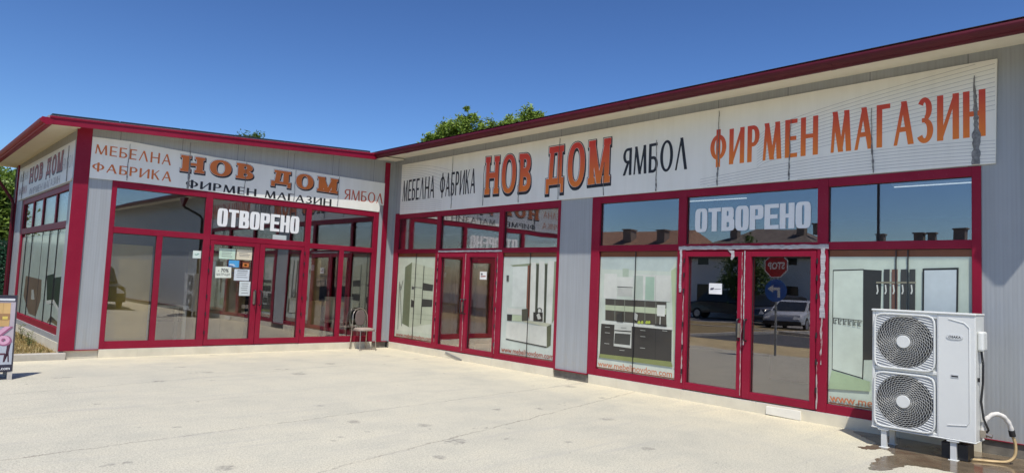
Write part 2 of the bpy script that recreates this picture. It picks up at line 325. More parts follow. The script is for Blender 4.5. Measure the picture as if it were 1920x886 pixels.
def glyph(ch,T,t,n=2.0,slab=0.0,W=None):
    w=W if W else LW[ch]; g=[]; h=T*0.62
    def stem(x,y0=0,y1=1,both=True):
        r=rect(x,x+T,y0,y1)
        if slab: r+=rect(x-slab,x+T+slab,0,t)+rect(x-slab,x+T+slab,1-t,1)
        return r
    if ch=='Н': g=stem(0)+stem(w-T)+rect(T*.5,w-T*.5,.5-t*.5,.5+t*.5)
    elif ch=='И': g=stem(0)+stem(w-T)+diag(T*.55,0.02,w-T*.55,.98,h)
    elif ch=='О': g=ring(w/2,.5,w/2,.515,T*1.05,t*.85,0,360,n,36)
    elif ch=='М':
        if slab: g=stem(0)+stem(w-T)+diag(T*.6,.98,w/2,.0,T*.95)+diag(w/2,.0,w-T*.6,.98,T*.7)
        else: g=diag(T*.35,0,T*.85,1,T*.6)+diag(w-T*.5,0,w-T*.9,1,T)+diag(T*.85,1,w/2,.0,T)+diag(w/2,.0,w-T*.95,1,h)
    elif ch=='Е': g=stem(0)+rect(T*.5,w,0,t)+rect(T*.5,w*.92,.5-t*.5,.5+t*.5)+rect(T*.5,w,1-t,1)
    elif ch=='Г': g=stem(0)+rect(T*.5,w,1-t,1)
    elif ch=='Т': g=rect(0,w,1-t,1)+rect(w/2-T/2,w/2+T/2,0,1)
    elif ch=='Л': g=diag(h*.5,0,w/2,1,h)+diag(w-T*.5,0,w/2,1,T)
    elif ch=='А': g=diag(h*.5,0,w/2,1,h)+diag(w-T*.5,0,w/2,1,T)+rect(w*.22,w*.78,.30,.30+t)
    elif ch=='Д':
        g=rect(-.02,w+.02,0.10,.10+t)+rect(w*.20,w-T*.3,1-t,1)+rect(w-T*1.35,w-T*.35,.1,1)+diag(T*.95,.12,T*1.25,1,T*.9)+rect(-.02,T*.62,-.10,.12)+rect(w+.02-T*.62,w+.02,-.10,.12)
        if slab: g+=rect(w*.12,w+.0,1-t,1)
    elif ch in 'БВР':
        top=.54 if ch=='Б' else 1.0; g=stem(0,0,1)
        if ch=='Б': g+=rect(T*.5,w*.92,1-t,1)
        if ch in 'БВ':
            H=.56 if ch=='Б' else .53; c=w*.48; g+=rect(T*.5,c,0,t)+rect(T*.5,c,H-t,H)+ring(c,H/2,w-c,H/2,T,t,-90,90,n)
        if ch in 'ВР':
            b=.47 if ch=='В' else .42; ww=w*.94 if ch=='В' else w; c=ww*.48; g+=rect(T*.5,c,b,b+t)+rect(T*.5,c,1-t,1)+ring(c,(1+b)/2,ww-c,(1-b)/2,T,t,-90,90,n)
    elif ch=='Я':
        b=.44; c=w*.5; g=rect(w-T,w,0,1)+rect(c,w-T*.5,b,b+t)+rect(c,w-T*.5,1-t,1)+ring(c,(1+b)/2,c,(1-b)/2,T,t,90,270,n)+diag(T*.5,0,w*.62,b+t*.5,T)
    elif ch=='К': g=stem(0)+diag(T*.9,.46,w-T*.6,1,h)+diag(w-T*.55,0,T*1.5,.58,T)
    elif ch=='Ф': g=rect(w/2-T/2,w/2+T/2,-.04,1.04)+ring(w/2,.53,w/2,.36,T,t*.85,0,360,n,36)
    elif ch=='З': g=ring(w*.45,.75,w*.47,.265,T*.95,t,-90,150,n)+ring(w*.45,.265,w*.55,.28,T,t,-150,90,n)+rect(w*.28,w*.5,.5-t*.45,.5+t*.45)
    elif ch=='Ц': g=stem(0)+stem(w-T*1.4)+rect(0,w,0,t)+rect(w-T*.6,w,-.15,t)
    return [[p for p in q] for q in g],w
def word(txt,box,T,t=None,n=2.0,slab=0.0,gap=.16,Wd=None):
    """convex pieces of a word fitted in box=(u0,u1,zb_left,zb_right,zt_left,zt_right)"""
    t=t or T*.6; items=[]; x=0.0
    for ch in txt:
        if ch==' ': x+=LW[' ']; continue
        g,w=glyph(ch,T,t,n,slab,Wd)
        items.append((g,x)); x+=w+gap+2*slab
    tot=x-gap-2*slab; u0,u1,b0,b1,t0,t1=box; out=[]
    for g,dx in items:
        for q in g:
            o=[]
            for (a,b) in q:
                f=(a+dx)/tot; zb=b0+(b1-b0)*f; zt=t0+(t1-t0)*f; o.append((u0+(u1-u0)*f,zb+(zt-zb)*b))
            out.append(o)
    return out
def grow(polys,d,sh=(0,0)):
    out=[]
    for q in polys:
        ar=sum(q[i][0]*q[(i+1)%len(q)][1]-q[(i+1)%len(q)][0]*q[i][1] for i in range(len(q)))
        if ar<0: q=q[::-1]
        n=len(q); r=[]
        for i in range(n):
            a,b,c=Vector(q[i-1]),Vector(q[i]),Vector(q[(i+1)%n]); e1=b-a; e2=c-b
            if e1.length<1e-6 or e2.length<1e-6: r.append((b.x+sh[0],b.y+sh[1])); continue
            n1=Vector((e1.y,-e1.x)).normalized(); n2=Vector((e2.y,-e2.x)).normalized(); m=n1+n2
            if m.length<1e-3: m=n1
            m=m.normalized(); k=min(1.6,1/max(0.35,m.dot(n1))); p=b+m*d*k; r.append((p.x+sh[0],p.y+sh[1]))
        out.append(r)
    return out
def film(F,polys,d):
    """one clean flat mesh (the union of the pieces) on a wall at distance d"""
    V=[];E=[];Q=[]
    for q in polys:
        ar=sum(q[i][0]*q[(i+1)%len(q)][1]-q[(i+1)%len(q)][0]*q[i][1] for i in range(len(q)))
        if ar<0: q=q[::-1]
        o=len(V); n=len(q); V+=[Vector(p) for p in q]; E+=[(o+i,o+(i+1)%n) for i in range(n)]
        Q.append((q,min(p[0] for p in q),max(p[0] for p in q),min(p[1] for p in q),max(p[1] for p in q)))
    v,e,f,_,_,_=delaunay_2d_cdt(V,E,[],0,1e-6)
    def inside(x,y):
        for q,a,b_,c,d_ in Q:
            if x<a or x>b_ or y<c or y>d_: continue
            if all((q[(i+1)%len(q)][0]-q[i][0])*(y-q[i][1])-(q[(i+1)%len(q)][1]-q[i][1])*(x-q[i][0])>=-1e-9 for i in range(len(q))): return True
        return False
    b=MB(); b.add([F(p.x,d,p.y) for p in v],[tuple(t) for t in f if inside(sum(v[i].x for i in t)/len(t),sum(v[i].y for i in t)/len(t))]); return b
FONT=None
def latin(txt,F,u0,u1,z0,z1,d,weight=0.0,shear=0.0):
    """built-in font, flattened to a mesh and fitted into a wall rectangle"""
    c=bpy.data.curves.new('txt','FONT'); c.body=txt; c.size=1; c.offset=weight; c.shear=shear; c.resolution_u=3
    o=bpy.data.objects.new('txt',c); COL.objects.link(o); dg=bpy.context.evaluated_depsgraph_get(); me=o.evaluated_get(dg).to_mesh()
    vs=[tuple(v.co) for v in me.vertices]; fs=[tuple(p.vertices) for p in me.polygons]; o.evaluated_get(dg).to_mesh_clear()
    bpy.data.objects.remove(o); bpy.data.curves.remove(c)
    xs=[v[0] for v in vs]; ys=[v[1] for v in vs]; a,b,e,g=min(xs),max(xs),min(ys),max(ys)
    m=MB(); m.add([F(u0+(x-a)/(b-a)*(u1-u0),d,z0+(y-e)/(g-e)*(z1-z0)) for x,y,_ in vs],fs); return m

# ================================================================== GROUND
def sheet(name,x0,x1,y0,y1,z,m,kind='structure',lab=None):
    b=MB(); b.add([(x0,y0,z),(x1,y0,z),(x1,y1,z),(x0,y1,z)],[(0,1,2,3)]); return b.build(name,m,None,(0,0,0),kind=kind)
EARTH=plain('dry_earth',(0.45,0.39,0.27),0.95,var=0.25,scale=0.6)
ASPH=plain('asphalt',(0.075,0.075,0.078),0.9,var=0.2,scale=1.5)
KERBM=plain('kerb_concrete',(0.45,0.42,0.36),0.85,var=0.15,scale=4,bumpk=0.2)
SOIL=plain('dry_soil',(0.24,0.18,0.085),0.95,var=0.3,scale=5)
sheet('ground',-500,500,-500,500,-0.012,EARTH)
sheet('forecourt',-9.3,-0.0,-32,0.0,0.0,CONC)
sheet('verge',-12.9,-9.3,-32,0.0,-0.004,plain('sandy_verge',(0.52,0.41,0.22),0.95,var=0.25,scale=1.2))
sheet('road',-19.5,-12.9,-60,80,-0.004,ASPH)
sheet('pavement',-60,-20.2,-60,80,0.02,plain('parking_paving',(0.22,0.21,0.20),0.9,var=0.15,scale=0.8))
b=MB(); b.box(FW,-20.2,-19.9,-60,80,-0.01,0.12); b.build('road_kerb',KERBM,None,(0,0,0),kind='structure')
sheet('soil',-24,-6.55,0.03,20,0.10,SOIL)
b=MB()
for i in range(18): b.box(FW,-6.47-(i+1)*1.0+0.006,-6.47-i*1.0,-0.11,0.03,-0.01,0.112)
b.build('kerb',KERBM,None,(0,0,0),bevel=0.012,kind='structure')

# ================================================================== THE SHOP
shop=thing('furniture_shop','single-storey L-shaped furniture shop of grey metal panels with ruby red window frames','building',(0,0,0))
def zL(u): return 4.03+0.0627*(u+6.36)
def boxes(name,F,lst,mats,lab=None,bevel=0.0,parent=shop):
    b=MB()
    for q in lst: b.box(F,*q[:6],m=q[6] if len(q)>6 else 0)
    return b.build(name,mats,parent,label=lab,bevel=bevel)
RUBBER=plain('rubber_gasket',(.018,.016,.017),.6)
FB=0.15; FT=3.16   # frame bottom / top
b=MB(); b.prism(FL,[(-6.55,FB),(-5.96,FB),(-5.96,FT),(-.42,FT),(-.42,FB),(0,FB),(0,zL(0)+.02),(-6.55,zL(-6.55)+.02)],-.12,0); b.build('front_wall',PANEL_X,shop)
b=MB(); b.prism(FR,[(0.0,FB),(.115,FB),(.115,FT),(5.43,FT),(5.43,FB),(6.21,FB),(6.21,FT),(11.85,FT),(11.85,FB),(30,FB),(30,4.50),(0.0,4.50)],-.12,0); b.build('front_wall',PANEL_Y,shop)
b=MB(); b.prism(FE,[(-6.6,.26),(-.12,.26),(-.12,4.02),(-6.6,4.02)],-.12,0) if False else None
b.prism(FE,[(-6.6,.26),(-.121,.26),(-.121,4.03),(-6.6,4.03),(-6.6,3.07),(-.40,3.07),(-.40,.36),(-5.66,.36),(-5.66,3.069),(-6.6,3.069)],-.12,0); b.build('end_wall',PANEL_Y,shop)
# rear walls, inner ceilings and floors
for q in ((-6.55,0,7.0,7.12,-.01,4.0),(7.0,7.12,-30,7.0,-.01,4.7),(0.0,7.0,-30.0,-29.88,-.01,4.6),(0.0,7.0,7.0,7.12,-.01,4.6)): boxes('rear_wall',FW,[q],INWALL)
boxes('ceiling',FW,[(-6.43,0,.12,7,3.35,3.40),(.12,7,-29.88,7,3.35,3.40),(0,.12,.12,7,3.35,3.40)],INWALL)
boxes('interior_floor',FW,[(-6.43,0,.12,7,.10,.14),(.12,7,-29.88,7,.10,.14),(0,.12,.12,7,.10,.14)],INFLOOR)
# plinths
b=MB()
b.box(FL,-5.97,-.42,-.1,.018,-.02,.140)
for i in range(9):
    u0=-5.97+i*.62; b.box(FL,u0+.002,min(u0+.618,-.42),.010,.022,-.015,.142)
b.build('plinth',TILE,shop,bevel=.003)
for (s,e) in ((.12,5.42),(6.24,11.85)):
    u0=s; b=MB(); b.box(FR,s,e,-.1,.018,-.02,.140)
    while u0<e-.05: b.box(FR,u0+.002,min(u0+.598,e),.010,.022,-.015,.142); u0+=.6
    b.build('plinth',TILE,shop,bevel=.003)
boxes('plinth',FL,[(-6.50,-5.975,-.10,-.012,-.02,.15)],TILE,lab='recessed plinth under the grey corner panel')
boxes('plinth',FL,[(-.418,-.02,-.10,-.012,-.02,.15)],DARKCON)
for q in ((.0,.118),(5.425,6.235),(11.86,30)): boxes('plinth',FR,[(q[0],q[1],-.10,-.012,-.02,.15)],DARKCON,lab='bare dark plinth under the grey panels')
boxes('plinth',FE,[(-6.6,-.05,-.10,.012,-.02,.258)],TILE,lab='rendered plinth of the end wall')
# red trim: corner posts and base flashings
boxes('corner_post',FL,[(-6.575,-6.345,.002,.025,.15,zL(-6.5)-.0)],RED)
boxes('corner_post',FE,[(-.001,.022,-.03,.022,.15,zL(-6.5)-.03),(-.10,-.003,.002,.02,.15,zL(-6.5)-.03)],PANEL_Y,lab='grey return of the corner')
boxes('corner_post',FE,[(-6.66,-6.52,-.05,.03,.1,4.0)],RED)
boxes('corner_post',FL,[(-.305,-.175,.002,.03,.15,4.36)],RED,bevel=.006)
for q in ((-6.58,-5.975),(-.40,-.02)): boxes('base_flashing',FL,[(q[0],q[1],-.01,.03,.138,.152)],RED)
boxes('base_flashing',FR,[(5.435,6.205,-.01,.03,.136,.152)],RED); boxes('base_flashing',FR,[(11.87,30,-.01,.012,.150,.158)],RED)
SEALW=plain('white_sealant',(.62,.57,.54),.6,var=.2,scale=14)
boxes('sealant',FL,[(-5.97,-.42,-.02,.0215,.1425,.1495)],SEALW)
for q in ((.12,5.42),(6.24,11.85)): boxes('sealant',FR,[(q[0],q[1],-.02,.0215,.1425,.1495)],SEALW)

# ---- glazing
def pane(F,u0,u1,z0,z1,parent,d=-.026):
    g=.009   # black rubber gasket round each pane
    return boxes('pane',F,[(u0+g,u1-g,d-.010,d,z0+.001,z1-g,0),(u0,u0+g,d-.012,d+.006,z0,z1,1),(u1-g,u1,d-.012,d+.006,z0,z1,1),(u0+g,u1-g,d-.012,d+.006,z1-g,z1,1)],[GLASS,RUBBER],parent=parent)
D0,D1=-.07,.018
def frame(F,verts,rails,lowers,panes,extra=(),lab=None):
    l=[(u0,u1,D0,D1,FB,FT) for u0,u1 in verts]+[(u0,u1,D0+.002,D1-.004,z0,z1) for u0,u1,z0,z1 in rails]+[(u0,u1,D0+.004,D1-.006,z0,z1) for u0,u1,z0,z1 in lowers]+list(extra)
    o=boxes('window_frame',F,l,RED,lab=lab,bevel=.004)
    for p in panes: pane(F,*p,parent=o)
    return o
def beads(F,lst):  # pale putty / gasket line round panes: kept in the frame mesh as thin dark strips
    return []
UP=(2.33,3.04)
frame(FL,[(-5.97,-5.89),(-4.33,-4.20),(-2.22,-2.10),(-.54,-.41)],
  [(-5.89,-4.33,3.04,FT),(-4.20,-2.22,3.04,FT),(-2.10,-.54,3.04,FT),(-5.89,-4.33,2.22,2.33),(-4.20,-2.22,2.22,2.33),(-2.10,-.54,2.20,2.31),(-5.89,-4.33,FB,.285),(-2.10,-.54,FB,.285)],
  [(-5.165,-5.065,.285,2.22),(-1.375,-1.265,.285,2.20)],
  [(-5.89,-4.33,*UP),(-4.20,-2.22,*UP),(-2.10,-.54,2.31,3.04),(-5.89,-5.165,.285,2.22),(-5.065,-4.33,.285,2.22),(-2.10,-1.375,.285,2.20),(-1.265,-.54,.285,2.20)],lab='red window frame with two doors in the left wing')
f1=frame(FR,[(.11,.275),(1.765,1.89),(3.81,3.945),(5.395,5.45)],
  [(.275,1.765,3.03,FT),(1.89,3.81,3.03,FT),(3.945,5.395,3.03,FT),(.275,1.765,2.22,2.315),(1.89,3.81,2.215,2.315),(3.945,5.395,2.22,2.315),(.275,1.765,FB,.26),(3.945,5.395,FB,.26)],[],
  [(.275,1.765,2.315,3.03),(1.89,3.81,2.315,3.03),(3.945,5.395,2.315,3.03),(.275,1.765,.26,2.22),(3.945,5.395,.26,2.22)],lab='red window frame nearest the inside corner')
f2=frame(FR,[(6.20,6.38),(7.93,8.07),(10.05,10.185),(11.77,11.86)],
  [(6.38,7.93,3.05,FT),(8.07,10.05,3.05,FT),(10.185,11.77,3.05,FT),(6.38,7.93,2.23,2.33),(8.07,10.05,2.225,2.33),(10.185,11.77,2.23,2.33),(6.38,7.93,FB,.26),(10.185,11.77,FB,.26)],[],
  [(6.38,7.93,2.33,3.05),(8.07,10.05,2.33,3.05),(10.185,10.772,2.33,3.05),(10.782,11.77,2.33,3.05),(6.38,7.93,.26,2.23),(10.185,11.77,.26,2.23)],lab='red window frame behind the air conditioner')
# end wall window
fe_b=MB()
for u0,u1 in ((-5.67,-5.50),(-.52,-.385)): fe_b.box(FE,u0,u1,-.10,-.02,.35,3.08)
for z0,z1 in ((2.96,3.08),(2.27,2.40),(.35,.49)): fe_b.box(FE,-5.50,-.52,-.098,-.024,z0,z1)
for u in (-4.27,-3.09,-1.71): fe_b.box(FE,u-.06,u+.06,-.096,-.035,2.40,2.96)
fe=fe_b.build('window_frame',RED,shop,bevel=.004,label='red window frame of the end wall')
for u0,u1,z0,z1 in ((-5.50,-4.33,2.40,2.96),(-4.21,-3.15,2.40,2.96),(-3.03,-1.77,2.40,2.96),(-1.65,-.52,2.40,2.96),(-5.5,-2.95,.49,2.27),(-2.93,-.52,.49,2.27)): pane(FE,u0,u1,z0,z1,fe,-.056)

# ---- doors
def door(F,u0,u1,p0,p1,ph0,ph1,hinge_u,handle_u,lab,z1=2.213):
    l=[(u0,p0,D0,D1+.008,FB+.015,z1),(p1,u1,D0,D1+.008,FB+.015,z1),(p0,p1,D0,D1+.005,FB+.015,ph0),(p0,p1,D0,D1+.005,ph1,z1)]
    o=boxes('door',F,l,RED,lab=lab,bevel=.004)
    pane(F,p0,p1,ph0,ph1,o)
    for z in (.42,.78,1.12,1.62,1.86,2.08): 
        b=MB(); b.tube([F(hinge_u,D1+.018,z-.035),F(hinge_u,D1+.018,z+.035)],.011,8); b.build('hinge',BLACK,o)
    b=MB(); q=.07; b.tube([F(handle_u,D1,.96),F(handle_u,D1+q,.97),F(handle_u,D1+q+.005,1.0),F(handle_u,D1+q+.005,1.22),F(handle_u,D1+q,1.25),F(handle_u,D1,1.26)],.013,8); b.build('handle',BLACK,o,smooth=True)
    return o
dl1=door(FL,-4.193,-3.205,-4.12,-3.31,.28,2.14,-4.20,-3.255,'left door leaf of the left wing, covered in paper notices')
dl2=door(FL,-3.195,-2.227,-3.09,-2.29,.28,2.14,-2.215,-3.14,'right door leaf of the left wing')
b=MB(); b.box(FL,-3.28,-3.235,D1+.006,D1+.016,.98,1.24); b.disc(FL(-3.257,D1+.02,1.08),(0,1,0),.016,.02,12); b.build('lock',CHROME,dl1)
dr1=door(FR,1.897,2.845,1.97,2.74,.26,2.13,1.885,2.80,'left leaf of the door nearest the inside corner')
dr2=door(FR,2.855,3.803,2.94,3.75,.26,2.13,3.815,2.90,'right leaf of the door nearest the inside corner')
dr3=door(FR,8.077,9.02,8.12,8.94,.26,2.14,8.065,8.975,'left leaf of the taped double door')
dr4=door(FR,9.03,10.043,9.14,9.97,.26,2.14,10.06,9.085,'right leaf of the taped double door')
for o,u in ((dr3,8.975),(dr1,2.80)):
    b=MB(); b.box(FR,u-.02,u+.02,D1+.010,D1+.02,1.0,1.2); b.disc(FR(u,D1+.024,1.08),(1,0,0),.014,.02,12); b.build('lock',CHROME,o)
# weathered tape and chipped edges round the doors
def ragged(F,u0,u1,z0,z1,d,m,name,parent,vertical=True,seed=1,amp=.5,th=.004):
    rnd=random.Random(seed); b=MB(); n=max(6,int((z1-z0 if vertical else u1-u0)/.05)); a=[];c=[]
    for i in range(n+1):
        t=i/n
        if vertical:
            w=(u1-u0); z=z0+(z1-z0)*t; a.append((u0+rnd.random()*w*amp*.5,z)); c.append((u1-rnd.random()*w*amp*.5,z))
        else:
            h=(z1-z0); u=u0+(u1-u0)*t; a.append((u,z0+rnd.random()*h*amp*.5)); c.append((u,z1-rnd.random()*h*amp*.5))
    for i in range(n): b.prism(F,[a[i],a[i+1],c[i+1],c[i]],d,d+th)
    return b.build(name,m,parent)
ragged(FR,7.955,10.20,2.238,2.302,.020,TAPE,'tape',f2,False,3,.35)
ragged(FR,10.09,10.165,1.35,2.30,.0245,TAPE,'tape',f2,True,4,.5)
ragged(FR,10.10,10.135,.75,1.36,.0225,CHIP,'tape',f2,True,5,.9)
ragged(FR,7.975,8.025,1.60,2.26,.0245,TAPE,'tape',f2,True,6,.5)
ragged(FR,8.045,8.068,.25,1.62,.0225,CHIP,'paint_chip',f2,True,7,.9)
ragged(FR,10.056,10.082,.18,.78,.0225,CHIP,'paint_chip',f2,True,8,.9)
ragged(FR,8.998,9.016,.2,2.20,.027,CHIP,'paint_chip',dr3,True,9,.9)
ragged(FR,9.034,9.054,.9,2.22,.027,TAPE,'tape',dr4,True,10,.7)
b=MB(); b.prism(FR,[(8.78,2.235),(8.88,2.225),(8.885,2.13),(8.85,2.09),(8.83,2.10),(8.84,2.18)],.026,.034); b.build('tape',TAPE,f2,label='loose end of tape hanging over the door')
ragged(FR,1.87,3.93,2.235,2.275,.020,TAPE,'tape',f1,False,11,.35)
ragged(FR,1.868,1.886,.3,2.2,.0225,CHIP,'paint_chip',f1,True,12,1.2)
ragged(FR,3.815,3.835,.25,2.2,.0225,CHIP,'paint_chip',f1,True,13,1.2)
ragged(FR,2.825,2.843,.2,2.2,.027,CHIP,'paint_chip',dr1,True,14,.8)

# ---- roofs, soffits, gutters
b=MB(); b.add([FW(-.74,-30.2,4.43),FW(0,-30.2,4.475),FW(0,-.30,4.475),FW(-.74,-.30,4.43),FW(-.74,-30.2,4.45),FW(0,-30.2,4.50),FW(0,-.30,4.50),FW(-.74,-.30,4.45)],[(0,1,2,3),(4,5,6,7),(0,1,5,4),(1,2,6,5),(2,3,7,6),(3,0,4,7)]); b.build('soffit',CREAM,shop)
b=MB(); b.prism(FL,[(-7.02,zL(-7.02)-.005),(-.02,zL(-.02)-.005),(-.02,zL(-.02)+.025),(-7.02,zL(-7.02)+.025)],0.001,.34); b.build('soffit',CREAM,shop)
boxes('soffit',FW,[(-7.06,-6.552,-.34,7.2,3.985,4.01)],CREAM)
boxes('soffit_joint',FR,[(u-.004,u+.004,.02,.70,4.425,4.44) for u in ()]+[(3.3,3.305,.002,.003,4.40,4.41)],BLACK) if False else None
b=MB(); b.add([FW(-.80,-30.25,4.452),FW(7.3,-30.25,4.85),FW(7.3,7.3,4.85),FW(-.80,-.36,4.452),FW(-.8,7.3,4.452)],[(0,1,2,4)]); b.add([FW(-.80,-30.25,4.50),FW(7.3,-30.25,4.90),FW(7.3,7.3,4.90),FW(-.8,7.3,4.50)],[(0,1,2,3)]);
b.build('roof',PANEL_Y,shop,label='flat-pitched metal roof of the right wing')
b=MB(); b.prism(FL,[(-7.06,zL(-7.06)+.035),(-.80,zL(-.8)+.035),(-.80,zL(-.8)+.09),(-7.06,zL(-7.06)+.09)],-7.3,.335); b.build('roof',PANEL_X,shop,label='sloping metal roof of the left wing')
# right wing gutter: stepped profile, running from the valley
prof=[(.66,4.47),(.66,4.378),(.70,4.362),(.745,4.346),(.772,4.350),(.780,4.366),(.806,4.372),(.835,4.392),(.849,4.42),(.852,4.437),(.832,4.437),(.82,4.47)]
def extr(F2,prof,a,b_):
    m=MB(); n=len(prof); m.add([F2(p,a) for p in prof]+[F2(p,b_) for p in prof],[tuple(range(n)),tuple(range(n,2*n))]+[(i,(i+1)%n,n+(i+1)%n,n+i) for i in range(n)]); return m
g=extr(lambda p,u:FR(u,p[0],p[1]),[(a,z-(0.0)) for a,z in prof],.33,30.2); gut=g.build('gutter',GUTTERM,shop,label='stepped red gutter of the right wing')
def shadow_funnel():  # unseen funnel under the gutter, added to cast the V-shaped wall shadow
    m=MB(); top=[(12.60,.70),(13.08,.70),(13.08,.84),(12.60,.84)]; bot=[(12.80,.74),(12.88,.74),(12.88,.82),(12.80,.82)]
    m.add([FR(u,d,4.30) for u,d in top]+[FR(u,d,3.98) for u,d in bot],[(0,1,2,3),(4,5,6,7)]+[(i,(i+1)%4,4+(i+1)%4,4+i) for i in range(4)]); return m
shadow_funnel().build('shadow_caster',GUTTERM,shop)
for u in (1.5,4.5,7.5,10.5):
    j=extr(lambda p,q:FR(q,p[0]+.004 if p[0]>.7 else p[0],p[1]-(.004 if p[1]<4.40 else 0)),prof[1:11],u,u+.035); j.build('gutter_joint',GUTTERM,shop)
b=MB(); b.tube([FR(12.84,.78,4.0),FR(12.84,.72,3.93),FR(12.84,.15,3.66),FR(12.84,.07,3.56),FR(12.84,.07,.15)],.045,10); b.build('downpipe',BLACK,shop,smooth=True)
# left wing rake fascia (two folds), end eave gutter
def rake(z0,z1,d0,d1):
    m=MB(); m.prism(FL,[(-7.04,zL(-7.04)+z0),(-.78,zL(-.78)+z0),(-.78,zL(-.78)+z1),(-7.04,zL(-7.04)+z1)],d0,d1); return m
m=rake(-.062,.075,.335,.372); m2=rake(.045,.078,.372,.386); m.add(m2.v,m2.f); m.build('fascia',RED,shop,label='red rake fascia of the left wing')
g=extr(lambda p,y:FW(-6.33-p[0],y,p[1]-.44),prof,-.375,7.3); g.build('gutter',RED,shop,label='red eave gutter of the end wall')
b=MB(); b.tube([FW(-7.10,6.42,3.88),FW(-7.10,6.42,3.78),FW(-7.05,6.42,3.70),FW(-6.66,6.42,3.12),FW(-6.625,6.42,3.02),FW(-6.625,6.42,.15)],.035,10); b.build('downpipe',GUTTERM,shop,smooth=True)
for u in (-4.70,-3.64,-2.58,-1.52): boxes('panel_joint',FL,[(u-.004,u+.004,.001,.004,3.86,zL(u)-.07)],plain('joint_grey',(.18,.18,.19),.6))

# ================================================================== SIGNS
def seam(F,u,z0,z1,d,parent,seed,w=.02,big=False):
    rnd=random.Random(seed); b=MB(); n=int((z1-z0)/.035); a=[];c=[]; du=0
    for i in range(n+1):
        t=i/n; z=z0+(z1-z0)*t; du+=rnd.uniform(-.004,.004)
        ww=w*(.25+rnd.random()*.75)*(1.5 if t<.25 else 1.0)
        if big: ww=w*min(1.0,.12+1.5*(1-t))*(.45+.75*rnd.random())
        elif t>.6: ww*=.45
        a.append((u+du-ww*.5,z)); c.append((u+du+ww*.5,z))
    for i in range(n):
        b.add([F(a[i][0],d,a[i][1]),F(a[i+1][0],d,a[i+1][1]),F((a[i+1][0]+c[i+1][0])/2,d+.012,a[i+1][1]),F((a[i][0]+c[i][0])/2,d+.012,a[i][1])],[(0,1,2,3)])
        b.add([F(c[i][0],d,c[i][1]),F(c[i+1][0],d,c[i+1][1]),F((a[i+1][0]+c[i+1][0])/2,d+.012,a[i+1][1]),F((a[i][0]+c[i][0])/2,d+.012,a[i][1])],[(0,1,2,3)])
    return b.build('torn_seam',SEAM,parent)
def swoosh(b,F,fn,d,n,m):
    for k in range(n):
        pts=[fn(k,i/30) for i in range(31)]
        for i in range(30):
            (u0,z0),(u1,z1)=pts[i],pts[i+1]
            if None in (z0,z1): continue
            b.add([F(u0,d,z0-.0032),F(u1,d,z1-.0032),F(u1,d,z1+.0032),F(u0,d,z0+.0032)],[(0,1,2,3)],m)
LINEINK=plain('thin_grey_line_print',(.50,.50,.48),.5,var=.1)
def words(F,parent,d,lst):
    for lab,txt,box,T,t,n,slab,gap,ink in lst:
        P=word(txt,box,T,t,n,slab,gap)
        film(F,P,d).build('lettering',ink,parent,label=lab)
def outlined(F,parent,d,txt,box,T,t,n,slab,gap,fill,out,sh,lab,hl=True):
    P=word(txt,box,T,t,n,slab,gap)
    film(F,grow(P,out)+grow(P,out,sh)+grow(P,out,(sh[0]/2,sh[1]/2)),d).build('lettering_outline',BLACKINK,parent,label=lab+', black outline')
    if hl: film(F,grow(P,.006,(-.004,.003)),d+.001).build('lettering_highlight',WHITEINK,parent,label=lab+', thin pale highlight')
    film(F,P,d+.002).build('lettering',fill,parent,label=lab)
# --- right wing sign
sR=thing('shop_sign','long white sign across the right wing with large orange and black shop lettering','sign',(0,-6,3.1))
b=MB(); b.prism(FR,[(.30,3.135),(5.6,3.165),(12.0,3.172),(12.02,4.352),(.295,4.315)],.002,.028)
def swl(k,t): # left arcs
    u=.31+2.0*t; z=4.27-.045*k-.30*t*t*(1+.12*k)-.02*k*t; return (u,z if z>3.2 else None)
swoosh(b,FR,swl,.0288,7,1)
def swl2(k,t):
    u=.31+1.6*t; z=3.48-.045*k-.12*t*t; return (u,z if z>3.16 else None)
swoosh(b,FR,swl2,.0288,6,1)
def swr(k,t):
    u=9.2+2.8*t; z=3.83-.04*k+(.52-.012*k)*(t**.6)-.0*t; return (u,z if z<4.33 else None)
swoosh(b,FR,swr,.0288,12,1)
def swr2(k,t):
    u=8.3+3.7*t; z=3.30-.04*k+.16*math.sin(t*2.2); return (u,z if z>3.18 else None)
swoosh(b,FR,swr2,.0288,7,1)
b.build('panel',[VINYL,LINEINK],sR)
RG=grad_mat('red_to_orange_print',3.33-3.1,4.2-3.1,(0.80,0.20,0.02),(0.64,0.045,0.03))
RG2=grad_mat('brick_to_orange_print',3.48-3.1,4.03-3.1,(0.82,0.21,0.02),(0.60,0.06,0.025))
words(FR,sR,.0295,[
 ('black lettering МЕБЕЛНА','МЕБЕЛНА',(.385,1.62,3.438,3.446,3.925,3.945),.20,.10,2,0,.15,BLACKINK),
 ('black lettering ФАБРИКА','ФАБРИКА',(1.82,3.03,3.446,3.455,3.955,3.975),.20,.10,2,0,.15,BLACKINK),
 ('black lettering ЯМБОЛ','ЯМБОЛ',(6.84,8.07,3.482,3.478,3.93,3.985),.20,.10,2,0,.15,BLACKINK),
 ('orange lettering ФИРМЕН','ФИРМЕН',(8.46,10.05,3.478,3.487,4.0,4.012),.25,.11,2,0,.17,RG2),
 ('orange lettering МАГАЗИН','МАГАЗИН',(10.21,11.91,3.487,3.492,4.022,4.03),.25,.11,2,0,.15,RG2)])
outlined(FR,sR,.0295,'НОВ',(3.36,4.665,3.40,3.385,4.17,4.115),.235,.15,2.3,.055,.12,RG,.022,(.006,-.038),'large red to orange lettering НОВ')
outlined(FR,sR,.0295,'ДОМ',(5.075,6.55,3.375,3.395,4.165,4.16),.245,.15,2.3,.055,.12,RG,.022,(.006,-.038),'large red to orange lettering ДОМ')
